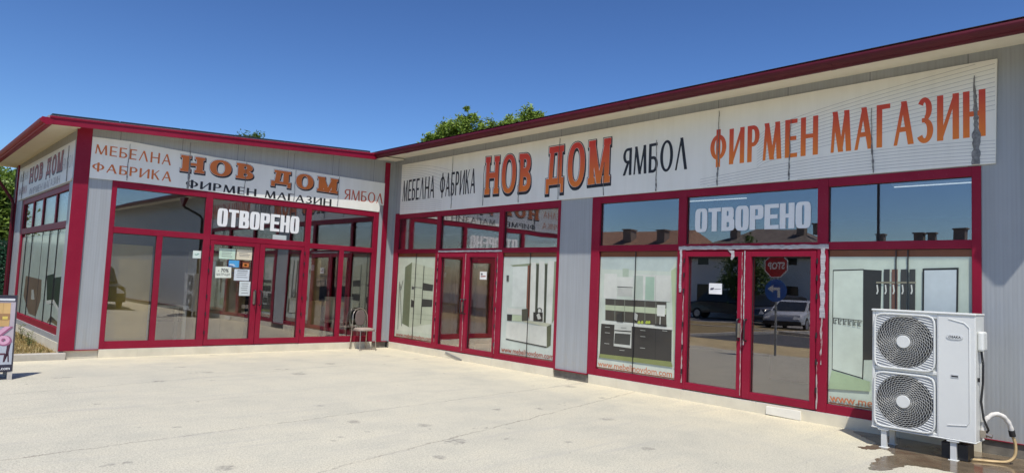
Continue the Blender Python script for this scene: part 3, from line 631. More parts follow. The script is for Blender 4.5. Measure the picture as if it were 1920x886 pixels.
for i,u in enumerate((2.255,3.302,4.345,5.386,6.445,7.509,8.586,9.662,10.738)): seam(FR,u,3.18,(4.30 if i in (0,3,6) else 4.0) if i!=4 else 3.75,.0325,sR,20+i,.014 if i<5 else .024)
seam(FR,11.815,3.178,4.20,.0325,sR,33,.075,True)
# --- left wing sign
sL=thing('shop_sign','white sign along the left wing with orange and black shop lettering','sign',(-3.3,0,3.15))
b=MB(); b.prism(FL,[(-6.34,3.15),(-5.5,3.165),(-.415,3.165),(-.40,3.34),(-.25,3.33),(-.245,3.86),(-2.0,3.855),(-4.2,3.852),(-5.75,3.90),(-6.343,3.88)],.002,.026); b.build('panel',VINYL,sL)
words(FL,sL,.0275,[
 ('orange lettering МЕБЕЛНА','МЕБЕЛНА',(-6.285,-5.03,3.588,3.565,3.758,3.77),.165,.10,2,0,.20,ORANGEINK),
 ('orange lettering ФАБРИКА','ФАБРИКА',(-6.31,-5.0,3.282,3.258,3.43,3.445),.18,.10,2,0,.18,ORANGEINK),
 ('black lettering ФИРМЕН','ФИРМЕН',(-4.74,-3.36,3.19,3.178,3.342,3.33),.20,.10,2,0,.16,BLACKINK),
 ('black lettering МАГАЗИН','МАГАЗИН',(-3.18,-1.66,3.178,3.165,3.33,3.317),.20,.10,2,0,.14,BLACKINK),
 ('red lettering ЯМБОЛ','ЯМБОЛ',(-1.35,-.335,3.362,3.363,3.593,3.605),.16,.09,2,0,.15,REDINK)])
outlined(FL,sL,.0275,'НОВ',(-4.83,-3.45,3.49,3.505,3.80,3.815),.27,.17,2.2,.07,.14,ORANGEINK,.014,(.012,-.022),'large orange lettering НОВ')
outlined(FL,sL,.0275,'ДОМ',(-3.06,-1.56,3.47,3.46,3.785,3.785),.28,.17,2.2,.07,.14,ORANGEINK,.014,(.012,-.022),'large orange lettering ДОМ')
for i,u in enumerate((-5.752,-3.614,-2.555,-1.515)): seam(FL,u,3.18,3.85,.0305,sL,50+i,.016)
seam(FL,-4.70,3.17,3.90,.0305,sL,60,.055,True)
# --- end wall sign
sE=thing('shop_sign','bleached white sign on the end wall above the grass strip','sign',(-6.55,3,3.1))
b=MB(); b.prism(FE,[(-6.25,3.09),(-.25,3.09),(-.10,3.14),(-.10,3.80),(-6.25,3.86)],.002,.022); b.build('panel',VINYL,sE)
words(FE,sE,.024,[
 ('faded lettering МЕБЕЛНА','МЕБЕЛНА',(-6.1,-4.95,3.52,3.52,3.70,3.70),.12,.07,2,0,.18,GREYINK),
 ('faded lettering ФАБРИКА','ФАБРИКА',(-6.1,-4.95,3.20,3.20,3.38,3.38),.13,.07,2,0,.18,PINKINK),
 ('grey lettering ФИРМЕН','ФИРМЕН',(-4.6,-3.0,3.115,3.12,3.265,3.265),.15,.08,2,0,.15,GREYINK),
 ('grey lettering МАГАЗИН','МАГАЗИН',(-2.85,-1.2,3.12,3.13,3.27,3.275),.15,.08,2,0,.15,GREYINK),
 ('faint lettering ЯМБОЛ','ЯМБОЛ',(-1.0,-.14,3.335,3.34,3.55,3.555),.08,.05,2,0,.15,GREYINK)])
outlined(FE,sE,.024,'НОВ',(-4.72,-3.1,3.40,3.37,3.72,3.72),.25,.15,2.2,.06,.12,PINKINK,.012,(.008,-.016),'bleached red lettering НОВ',False)
outlined(FE,sE,.024,'ДОМ',(-2.7,-1.08,3.37,3.35,3.72,3.725),.25,.15,2.2,.06,.12,PINKINK,.012,(.008,-.016),'bleached red lettering ДОМ',False)
for i,u in enumerate((-5.6,-.55)): seam(FE,u,3.10,3.75,.025,sE,70+i,.018)

# --- OPEN stickers on the glass above the doors
def open_sticker(F,box,lab):
    P=word('ОТВОРЕНО',box,.225,.16,4.5,0,.04,.56)
    return tag(film(F,P,-.0235).build('window_lettering',WHITEINK,None,F((box[0]+box[1])/2,-.0235,box[2])),lab,'sticker')
open_sticker(FL,(-4.085,-2.36,2.512,2.495,2.862,2.855),'bold white word on the glass above the left wing door')
open_sticker(FR,(8.20,9.945,2.514,2.526,2.858,2.876),'bold white word on the glass above the taped door')

# ================================================================== WINDOW POSTERS
# printed pictures of the window posters: (colour, outline in wall metres)
PIC_KITCHEN=[((0.6,0.68,0.7),[(6.378,2.129),(7.918,2.135),(7.77,1.911),(6.431,1.93)]),((0.55,0.64,0.44),[(7.798,1.923),(7.895,1.985),(7.886,0.458),(7.861,1.013)]),((0.8,0.8,0.8),[(6.485,1.856),(6.751,1.856),(6.758,1.442),(6.479,1.443)]),((0.5,0.58,0.5),[(6.86,1.948),(6.988,1.942),(6.987,1.809),(6.866,1.807)]),((0.78,0.78,0.78),[(6.753,1.804),(7.081,1.811),(7.078,1.646),(6.759,1.649)]),((0.62,0.62,0.62),[(6.776,1.634),(7.069,1.636),(7.068,1.494),(6.765,1.494)]),((0.04,0.04,0.04),[(6.762,1.649),(7.081,1.646),(7.082,1.636),(6.763,1.639)]),((0.09,0.08,0.07),[(6.52,1.436),(7.728,1.437),(7.74,1.064),(6.535,1.079)]),((0.58,0.64,0.48),[(6.525,1.332),(7.731,1.34),(7.729,1.244),(6.528,1.248)]),((0.3,0.32,0.28),[(6.719,1.427),(6.729,1.428),(6.742,1.029),(6.733,1.028)]),((0.3,0.32,0.28),[(6.919,1.436),(6.929,1.437),(6.941,1.043),(6.932,1.042)]),((0.3,0.32,0.28),[(7.117,1.445),(7.126,1.446),(7.138,1.057),(7.129,1.056)]),((0.3,0.32,0.28),[(7.322,1.455),(7.331,1.455),(7.342,1.071),(7.333,1.071)]),((0.3,0.32,0.28),[(7.53,1.464),(7.539,1.465),(7.549,1.086),(7.54,1.086)]),((0.75,0.75,0.75),[(7.086,1.854),(7.801,1.851),(7.794,1.445),(7.077,1.443)]),((0.45,0.6,0.52),[(7.327,1.821),(7.497,1.82),(7.501,1.451),(7.328,1.452)]),((0.55,0.62,0.58),[(7.099,1.837),(7.278,1.833),(7.286,1.453),(7.095,1.457)]),((0.45,0.45,0.45),[(7.517,1.84),(7.523,1.84),(7.525,1.447),(7.519,1.446)]),((0.8,0.8,0.8),[(7.562,1.385),(7.716,1.388),(7.707,1.213),(7.562,1.214)]),((0.8,0.8,0.8),[(6.468,1.075),(7.854,1.06),(7.855,1.017),(6.454,1.016)]),((0.05,0.045,0.045),[(6.454,1.013),(7.841,1.014),(7.848,0.536),(6.443,0.511)]),((0.02,0.02,0.02),[(7.54,1.012),(7.549,1.013),(7.556,0.54),(7.547,0.539)]),((0.7,0.7,0.7),[(6.736,1.028),(7.086,1.033),(7.088,0.664),(6.731,0.668)]),((0.06,0.06,0.06),[(6.74,0.933),(7.08,0.94),(7.078,0.919),(6.737,0.913)]),((0.07,0.07,0.07),[(6.748,0.88),(7.067,0.888),(7.061,0.71),(6.739,0.708)]),((0.05,0.045,0.045),[(6.718,0.662),(7.088,0.662),(7.086,0.552),(6.717,0.539)]),((0.45,0.45,0.45),[(6.867,0.987),(6.978,0.99),(6.979,0.97),(6.868,0.966)]),((0.6,0.6,0.6),[(6.534,0.969),(6.64,0.97),(6.64,0.962),(6.534,0.962)]),((0.6,0.6,0.6),[(6.538,0.876),(6.644,0.877),(6.644,0.869),(6.538,0.868)]),((0.6,0.6,0.6),[(6.535,0.697),(6.641,0.699),(6.642,0.691),(6.536,0.689)]),((0.6,0.6,0.6),[(7.258,0.971),(7.354,0.971),(7.355,0.964),(7.258,0.964)]),((0.6,0.6,0.6),[(7.261,0.874),(7.358,0.875),(7.358,0.868),(7.261,0.867)]),((0.6,0.6,0.6),[(7.262,0.694),(7.358,0.696),(7.359,0.688),(7.262,0.686)]),((0.6,0.6,0.6),[(7.671,0.996),(7.762,0.996),(7.763,0.989),(7.671,0.989)]),((0.6,0.6,0.6),[(6.856,0.617),(6.958,0.619),(6.958,0.612),(6.856,0.609)]),((0.28,0.31,0.12),[(6.443,0.511),(7.848,0.536),(7.878,0.457),(6.428,0.452)]),((0.5,0.58,0.1),[(7.198,1.086),(7.222,1.118),(7.246,1.114),(7.257,1.085),(7.239,1.064),(7.208,1.064)]),((0.5,0.58,0.1),[(7.259,1.09),(7.283,1.122),(7.307,1.118),(7.317,1.089),(7.3,1.068),(7.269,1.069)]),((0.5,0.58,0.1),[(7.35,1.097),(7.373,1.128),(7.397,1.125),(7.407,1.096),(7.39,1.075),(7.36,1.075)]),((0.5,0.58,0.1),[(7.395,1.1),(7.418,1.131),(7.441,1.128),(7.451,1.099),(7.434,1.078),(7.404,1.078)]),((0.7,0.7,0.7),[(7.621,1.201),(7.638,1.202),(7.636,1.08),(7.619,1.079)]),((0.03,0.03,0.03),[(7.537,1.085),(7.754,1.082),(7.749,1.057),(7.532,1.061)]),((0.05,0.05,0.05),[(6.778,1.185),(6.889,1.23),(6.912,1.066),(6.783,1.07)]),((0.5,0.5,0.5),[(7.14,1.245),(7.203,1.211),(7.191,1.111),(7.129,1.131)])]
PIC_HALL=[((0.3,0.35,0.25),[(4.143,1.977),(4.699,2.017),(5.295,2.021),(5.304,1.993),(4.227,1.95)]),((0.76,0.8,0.82),[(4.227,1.947),(4.632,1.96),(4.651,1.195),(4.235,1.187)]),((0.25,0.1,0.07),[(4.623,1.981),(4.708,1.982),(4.731,0.944),(4.631,1.194)]),((0.78,0.78,0.78),[(4.717,2.037),(4.843,2.037),(4.875,0.954),(4.731,0.944)]),((0.08,0.09,0.07),[(4.853,1.997),(4.928,1.998),(4.932,0.945),(4.872,1.007)]),((0.78,0.78,0.78),[(4.925,2.057),(5.067,2.057),(5.1,0.943),(4.944,0.945)]),((0.08,0.09,0.07),[(5.077,1.999),(5.144,1.999),(5.155,0.934),(5.1,0.943)]),((0.78,0.78,0.78),[(5.147,2.066),(5.311,2.058),(5.3,0.931),(5.166,0.935)]),((0.3,0.35,0.25),[(5.312,2.053),(5.372,2.053),(5.384,1.04),(5.311,0.932)]),((0.78,0.78,0.78),[(4.106,1.152),(4.509,1.147),(4.516,1.038),(4.114,1.036)]),((0.05,0.05,0.05),[(4.114,1.027),(4.257,1.028),(4.253,0.906),(4.122,0.908)]),((0.58,0.66,0.5),[(4.257,1.028),(4.524,1.033),(4.523,0.917),(4.264,0.913)]),((0.1,0.1,0.08),[(4.517,1.147),(4.691,1.17),(4.705,0.942),(4.531,0.925)]),((0.6,0.6,0.5),[(4.531,0.917),(4.723,0.949),(5.3,0.931),(5.177,0.865)]),((0.04,0.04,0.04),[(4.828,1.111),(5.071,1.12),(5.08,0.955),(4.838,0.946)]),((0.6,0.6,0.6),[(4.914,1.063),(4.979,1.107),(5.041,1.005),(4.957,0.981)]),((0.04,0.04,0.04),[(4.922,1.116),(4.93,1.183),(4.992,1.205),(5.05,1.177),(5.041,1.123),(5.023,1.122),(5.02,1.17),(4.986,1.189),(4.949,1.171),(4.949,1.118)]),((0.78,0.78,0.78),[(4.111,0.888),(4.735,0.878),(4.741,0.517),(4.111,0.57)]),((0.76,0.76,0.76),[(4.747,0.873),(5.191,0.871),(5.204,0.516),(4.76,0.519)]),((0.13,0.14,0.09),[(5.191,0.871),(5.301,0.918),(5.303,0.543),(5.212,0.493)]),((0.05,0.05,0.05),[(4.111,0.564),(5.204,0.513),(5.205,0.49),(4.113,0.545)]),((0.1,0.1,0.1),[(4.053,1.779),(4.123,1.781),(4.123,1.655),(4.06,1.667)])]
PIC_WARDROBE=[((0.72,0.75,0.68),[(0.565,0.603),(0.848,0.533),(1.664,0.662),(1.769,0.571),(1.748,0.452),(0.334,0.433)]),((0.19,0.23,0.15),[(0.573,1.901),(0.838,2.014),(0.847,0.541),(0.565,0.603)]),((0.6,0.64,0.53),[(0.838,2.014),(1.678,1.881),(1.685,0.669),(0.848,0.533)]),((0.5,0.54,0.43),[(0.833,1.76),(1.66,1.727),(1.661,1.717),(0.834,1.747)]),((0.5,0.54,0.43),[(0.842,1.664),(1.668,1.635),(1.669,1.624),(0.843,1.65)]),((0.5,0.54,0.43),[(0.877,1.294),(1.699,1.279),(1.7,1.269),(0.878,1.281)]),((0.5,0.54,0.43),[(0.882,1.24),(1.703,1.227),(1.704,1.216),(0.883,1.226)]),((0.5,0.54,0.43),[(0.917,0.859),(1.735,0.861),(1.736,0.851),(0.919,0.846)]),((0.5,0.54,0.43),[(0.927,0.751),(1.744,0.757),(1.745,0.746),(0.929,0.737)]),((0.06,0.06,0.06),[(1.301,1.558),(1.691,1.524),(1.677,1.384),(1.307,1.392)]),((0.06,0.06,0.06),[(1.315,1.199),(1.693,1.195),(1.688,1.042),(1.304,1.022)]),((0.03,0.03,0.03),[(1.304,1.936),(1.327,1.936),(1.31,0.642),(1.283,0.64)]),((0.05,0.05,0.05),[(0.883,1.171),(0.996,1.136),(0.995,0.994),(0.886,0.994)]),((0.08,0.08,0.08),[(0.879,1.473),(0.976,1.448),(0.971,1.402),(0.886,1.399)]),((0.2,0.2,0.2),[(0.89,1.459),(1.279,1.45),(1.28,1.439),(0.891,1.448)]),((0.06,0.06,0.06),[(0.369,1.499),(0.389,1.5),(0.421,0.454),(0.402,0.452)]),((0.06,0.06,0.06),[(0.509,1.587),(0.524,1.587),(0.452,1.362),(0.437,1.361)]),((0.06,0.06,0.06),[(0.404,1.444),(0.419,1.444),(0.571,0.54),(0.552,0.539)]),((0.06,0.06,0.06),[(0.358,1.555),(0.373,1.555),(0.461,1.418),(0.447,1.417)])]
PIC_CLOAKROOM=[((0.74,0.82,0.78),[(10.244,1.959),(10.602,1.974),(10.601,0.641),(10.241,0.707)]),((0.04,0.04,0.04),[(10.239,1.971),(10.612,1.987),(10.612,1.972),(10.24,1.955)]),((0.04,0.04,0.04),[(10.237,1.964),(10.246,1.964),(10.244,0.704),(10.236,0.704)]),((0.04,0.04,0.04),[(10.236,0.711),(10.605,0.644),(10.605,0.632),(10.236,0.699)]),((0.035,0.035,0.035),[(10.606,1.981),(10.821,1.972),(10.811,1.509),(10.717,0.875),(10.608,0.863)]),((0.04,0.04,0.04),[(10.608,0.887),(10.622,0.889),(10.614,0.624),(10.601,0.627)]),((0.05,0.05,0.05),[(10.249,1.361),(10.308,1.359),(10.308,1.35),(10.249,1.353)]),((0.05,0.05,0.05),[(10.249,1.361),(10.259,1.362),(10.26,1.287),(10.25,1.287)]),((0.05,0.05,0.05),[(10.269,1.338),(10.298,1.337),(10.298,1.33),(10.269,1.33)]),((0.05,0.05,0.05),[(10.269,1.338),(10.276,1.338),(10.277,1.298),(10.269,1.298)]),((0.05,0.05,0.05),[(10.25,1.294),(10.289,1.292),(10.289,1.284),(10.25,1.287)]),((0.05,0.05,0.05),[(10.31,1.359),(10.368,1.356),(10.368,1.348),(10.31,1.35)]),((0.05,0.05,0.05),[(10.31,1.359),(10.32,1.36),(10.32,1.285),(10.311,1.284)]),((0.05,0.05,0.05),[(10.33,1.335),(10.358,1.335),(10.359,1.327),(10.33,1.328)]),((0.05,0.05,0.05),[(10.33,1.335),(10.337,1.336),(10.337,1.296),(10.33,1.296)]),((0.05,0.05,0.05),[(10.311,1.292),(10.349,1.29),(10.349,1.282),(10.311,1.284)]),((0.05,0.05,0.05),[(10.37,1.356),(10.427,1.354),(10.428,1.345),(10.37,1.348)]),((0.05,0.05,0.05),[(10.37,1.356),(10.38,1.357),(10.38,1.283),(10.371,1.282)]),((0.05,0.05,0.05),[(10.39,1.333),(10.418,1.332),(10.418,1.325),(10.39,1.326)]),((0.05,0.05,0.05),[(10.39,1.333),(10.397,1.333),(10.397,1.294),(10.39,1.293)]),((0.05,0.05,0.05),[(10.371,1.29),(10.409,1.287),(10.409,1.28),(10.371,1.282)]),((0.05,0.05,0.05),[(10.43,1.354),(10.487,1.352),(10.487,1.343),(10.43,1.345)]),((0.05,0.05,0.05),[(10.43,1.354),(10.439,1.355),(10.44,1.281),(10.43,1.28)]),((0.05,0.05,0.05),[(10.449,1.331),(10.477,1.33),(10.477,1.323),(10.449,1.323)]),((0.05,0.05,0.05),[(10.449,1.331),(10.456,1.331),(10.456,1.292),(10.449,1.291)]),((0.05,0.05,0.05),[(10.43,1.288),(10.468,1.285),(10.468,1.278),(10.43,1.28)]),((0.05,0.05,0.05),[(10.489,1.351),(10.545,1.349),(10.545,1.341),(10.489,1.343)]),((0.05,0.05,0.05),[(10.489,1.351),(10.498,1.352),(10.499,1.279),(10.489,1.278)]),((0.05,0.05,0.05),[(10.508,1.328),(10.536,1.328),(10.536,1.32),(10.508,1.321)]),((0.05,0.05,0.05),[(10.508,1.328),(10.515,1.329),(10.515,1.29),(10.508,1.289)]),((0.05,0.05,0.05),[(10.489,1.285),(10.527,1.283),(10.527,1.276),(10.489,1.278)]),((0.05,0.05,0.05),[(10.547,1.349),(10.603,1.347),(10.603,1.338),(10.547,1.34)]),((0.05,0.05,0.05),[(10.547,1.349),(10.557,1.35),(10.557,1.277),(10.548,1.276)]),((0.05,0.05,0.05),[(10.566,1.326),(10.594,1.325),(10.594,1.318),(10.566,1.319)]),((0.05,0.05,0.05),[(10.566,1.326),(10.573,1.326),(10.573,1.288),(10.566,1.287)]),((0.05,0.05,0.05),[(10.548,1.283),(10.585,1.281),(10.585,1.274),(10.548,1.276)]),((0.06,0.06,0.06),[(10.848,1.984),(10.914,1.987),(10.912,1.482),(10.846,1.478)]),((0.2,0.1,0.08),[(10.937,1.985),(11.002,1.988),(11.0,1.487),(10.934,1.483)]),((0.06,0.06,0.06),[(11.036,1.986),(11.101,1.989),(11.098,1.493),(11.034,1.489)]),((0.06,0.06,0.06),[(11.13,1.988),(11.194,1.991),(11.191,1.498),(11.127,1.494)]),((0.3,0.28,0.22),[(10.76,1.832),(11.198,1.843),(11.198,1.824),(10.76,1.812)]),((0.75,0.75,0.75),[(10.764,1.794),(10.781,1.794),(10.789,1.717),(10.777,1.679),(10.761,1.683),(10.773,1.717)]),((0.75,0.75,0.75),[(10.859,1.797),(10.875,1.797),(10.883,1.721),(10.871,1.683),(10.855,1.687),(10.867,1.72)]),((0.75,0.75,0.75),[(10.947,1.799),(10.963,1.8),(10.972,1.724),(10.96,1.687),(10.944,1.69),(10.956,1.723)]),((0.75,0.75,0.75),[(11.047,1.802),(11.062,1.803),(11.07,1.728),(11.059,1.69),(11.043,1.694),(11.055,1.727)]),((0.75,0.75,0.75),[(11.144,1.805),(11.159,1.806),(11.167,1.731),(11.156,1.694),(11.14,1.698),(11.152,1.731)]),((0.03,0.03,0.03),[(11.27,2.0),(11.636,2.015),(11.629,1.513),(11.267,1.502)]),((0.66,0.73,0.83),[(11.289,1.979),(11.615,1.99),(11.608,1.501),(11.285,1.493)]),((0.45,0.58,0.4),[(10.241,0.694),(10.601,0.627),(10.696,0.611),(10.697,0.492),(10.19,0.457)])]
PIC_SOFA=[((0.55,0.62,0.6),[(-4.795,2.13),(-0.288,2.117),(-0.206,0.388),(-4.613,0.413)]),((0.05,0.06,0.05),[(-2.112,1.382),(-1.427,1.433),(-1.296,1.361),(-0.281,1.401),(-0.222,0.73),(-0.874,0.868),(-1.849,0.855)]),((0.75,0.75,0.75),[(-1.938,0.908),(-1.201,0.961),(-0.303,0.794),(-0.277,0.737),(-1.261,0.885),(-1.904,0.841)]),((0.06,0.06,0.05),[(-1.675,0.508),(-1.348,0.66),(-0.289,0.57),(-0.258,0.504),(-1.193,0.542)]),((0.24,0.16,0.13),[(-4.552,1.333),(-2.609,1.293),(-2.517,0.901),(-2.898,0.543),(-3.759,0.551),(-4.622,0.893)]),((0.6,0.6,0.6),[(-3.665,1.058),(-3.422,1.066),(-3.194,0.87),(-3.6,0.852)])]
URLINK=print_mat((0.50,0.16,0.07)); URLRED=print_mat((0.34,0.09,0.06))
BROWNBAND=print_mat((0.27,0.085,0.03))
def poster(F,pic,u0,u1,z0,z1,bgc,url,ink,lab,d=-.0245,urlz=(.312,.40),band=True,strip=True,urlw=(None,None)):
    tone=lambda c:(c[0]*.72,c[1]*.74,c[2]*.66)      # sun-bleached, yellowed film
    mats=[print_mat(tone(bgc))]; idx={tuple(bgc):0}; b=MB(); b.box(F,u0,u1,d-.0009,d,z0,z1,0)
    def mi(c):
        c=tuple(c)
        if c not in idx: idx[c]=len(mats); mats.append(print_mat(tone(c)))
        return idx[c]
    if band: b.box(F,u0,u1,d-.0009,d+.0002,z1+.001,z1+.082,mi((.27,.085,.03)))
    k=d+.0005
    for c,pts in pic:
        pts=[(min(max(u,u0+.003),u1-.003),min(max(z,z0+.003),z1-.003)) for u,z in pts]
        b.sheet(F,pts,k,mi(c)); k+=.0003
    if strip: b.sheet(F,[(u0+.01,z0+.004),(u1-.01,z0+.004),(u1-.01,z0+.02),(u0+.01,z0+.02)],k,mi((.27,.085,.03)))
    o=b.build('window_poster',mats,None,F((u0+u1)/2,d,z0)); tag(o,lab,'poster')
    if url:
        latin('www.mebelinovdom.com',F,url[0],url[1],urlz[0]-.012,urlz[1]-.002,k+.0006,weight=.012).build('lettering',ink,o)
    return o
BAND=[((.70,.76,.73),None)]
def whiteband(u0,u1,z0=.275,z1=.42): return ((.72,.76,.73),[(u0,z0),(u1,z0),(u1,z1),(u0,z1)])
poster(FR,PIC_WARDROBE,.285,1.755,.272,2.135,(.66,.72,.64),(.345,1.738),URLRED,'window poster of a pale wardrobe beside the inside corner',urlz=(.315,.385))
poster(FR,PIC_HALL,3.955,5.39,.262,2.135,(.68,.74,.74),(3.995,5.38),URLRED,'window poster of a white hallway cabinet with a bag on it')
poster(FR,PIC_KITCHEN+[whiteband(6.40,7.92)],6.39,7.925,.275,2.138,(.68,.74,.70),(6.415,7.872),URLINK,'window poster of a dark and white kitchen')
poster(FR,PIC_CLOAKROOM,10.195,11.765,.27,2.14,(.66,.75,.71),(10.218,11.67),URLINK,'window poster of a hall wardrobe behind the air conditioner')
poster(FE,PIC_SOFA,-5.45,-.55,.50,2.20,(.50,.57,.55),None,URLINK,'faded window posters of sofas on the end wall',d=-.0535,band=False,strip=False)
# dark silicone joints between the panes of the poster windows
for u in (1.015,4.70,7.13,10.985,11.115): boxes('glass_joint',FR,[(u-.006,u+.006,-.012,-.004,.262,2.218)],BLACK)
for u in (-4.9,-4.1,-2.1,-1.3): boxes('glass_joint',FE,[(u-.012,u+.012,-.05,-.035,.49,2.27)],BLACK)

# ================================================================== NOTICES ON THE DOORS
def notice(F,u0,u1,z0,z1,c,lab,lines=(),rot=0.0,d=-.0245,extra=()):
    cu,cz=(u0+u1)/2,(z0+z1)/2
    def rt(p): a=R(rot); x,y=p[0]-cu,p[1]-cz; return (cu+x*math.cos(a)-y*math.sin(a),cz+x*math.sin(a)+y*math.cos(a))
    mats=[print_mat(c)]; b=MB(); b.prism(F,[rt(p) for p in ((u0,z0),(u1,z0),(u1,z1),(u0,z1))],d,d+.0012)
    if lines: mats.append(print_mat((.16,.16,.17)))
    rnd=random.Random(int(u0*1000))
    for f in lines:
        z=z0+(z1-z0)*f; a=u0+(u1-u0)*(.12+.1*rnd.random()); e=u1-(u1-u0)*(.12+.15*rnd.random())
        b.sheet(F,[rt(p) for p in ((a,z-.005),(e,z-.005),(e,z+.005),(a,z+.005))],d+.0018)
        b.m[-1]=1
    for col,pts in extra:
        mats.append(print_mat(col)); b.sheet(F,[rt((u0+(u1-u0)*x,z0+(z1-z0)*y)) for x,y in pts],d+.0018); b.m[-1]=len(mats)-1
    return tag(b.build('paper_notice',mats,None,F(cu,d,z0)),lab,'notice')
notice(FL,-4.0,-3.68,1.865,2.072,(.56,.72,.58),'pale green paper notice at the top of the left wing door',(.25,.45,.62,.8))
notice(FL,-3.655,-3.34,1.868,2.072,(.72,.66,.50),'cream paper notice at the top of the left wing door',(.35,.5,.65))
notice(FL,-3.80,-3.592,1.708,1.846,(.08,.36,.68),'small blue leaflet on the left wing door',(),extra=(((.5,.62,.72),[(.05,.15),(.7,.15),(.5,.45),(.1,.5)]),((.03,.12,.35),[(0,0),(.5,0),(.4,.2),(0,.25)])))
notice(FL,-3.53,-3.378,1.698,1.838,(.12,.03,.02),'small dark leaflet with an orange picture on the left wing door',(),extra=(((.60,.20,.05),[(.1,.2),(.9,.2),(.9,.75),(.1,.75)]),((.62,.45,.2),[(.3,.35),(.7,.35),(.6,.6),(.3,.6)])))
n70=notice(FL,-4.047,-3.736,1.488,1.710,(.74,.78,.68),'white paper with a hand-written percentage on the left wing door',(),2.0)
film(FL,word('МАТРАЦИ',(-4.02,-3.765,1.525,1.535,1.575,1.585),.14,.16,2,0,.2),-.0220).build('lettering',BLACKINK,n70)
latin('- 70%',FL,-4.0,-3.79,1.60,1.672,-.0220,weight=.02).build('lettering',BLACKINK,n70)
notice(FL,-3.675,-3.366,1.445,1.674,(.62,.68,.72),'white printed sheet on the right edge of the left wing door',(.3,.5,.66,.82,.9))
notice(FL,-3.553,-3.331,1.142,1.43,(.60,.66,.66),'lowest white sheet on the left wing door',(.2,.4,.55,.7,.85))
notice(FL,-4.495,-4.343,1.846,1.993,(.66,.76,.70),'small square sticker on the pane left of the left wing door',(),extra=(((.10,.30,.22),[(.2,.45),(.5,.40),(.8,.6),(.6,.65),(.5,.5),(.25,.55)]),))
notice(FL,-2.93,-2.63,2.332,2.43,(.55,.62,.60),'pale slip of paper on the glass under the white word',())
notice(FR,8.46,8.67,1.593,1.75,(.80,.80,.80),'small white card on the left leaf of the taped door',(),extra=(((.08,.08,.12),[(.1,.35),(.35,.40),(.4,.6),(.12,.55)]),((.3,.3,.32),[(.42,.42),(.92,.46),(.92,.52),(.42,.5)])))
notice(FR,3.25,3.46,1.68,1.84,(.80,.79,.76),'small white card on the door nearest the inside corner',(),extra=(((.35,.10,.08),[(.15,.3),(.85,.35),(.85,.5),(.15,.45)]),((.1,.1,.1),[(.15,.55),(.4,.55),(.4,.8),(.15,.8)])))

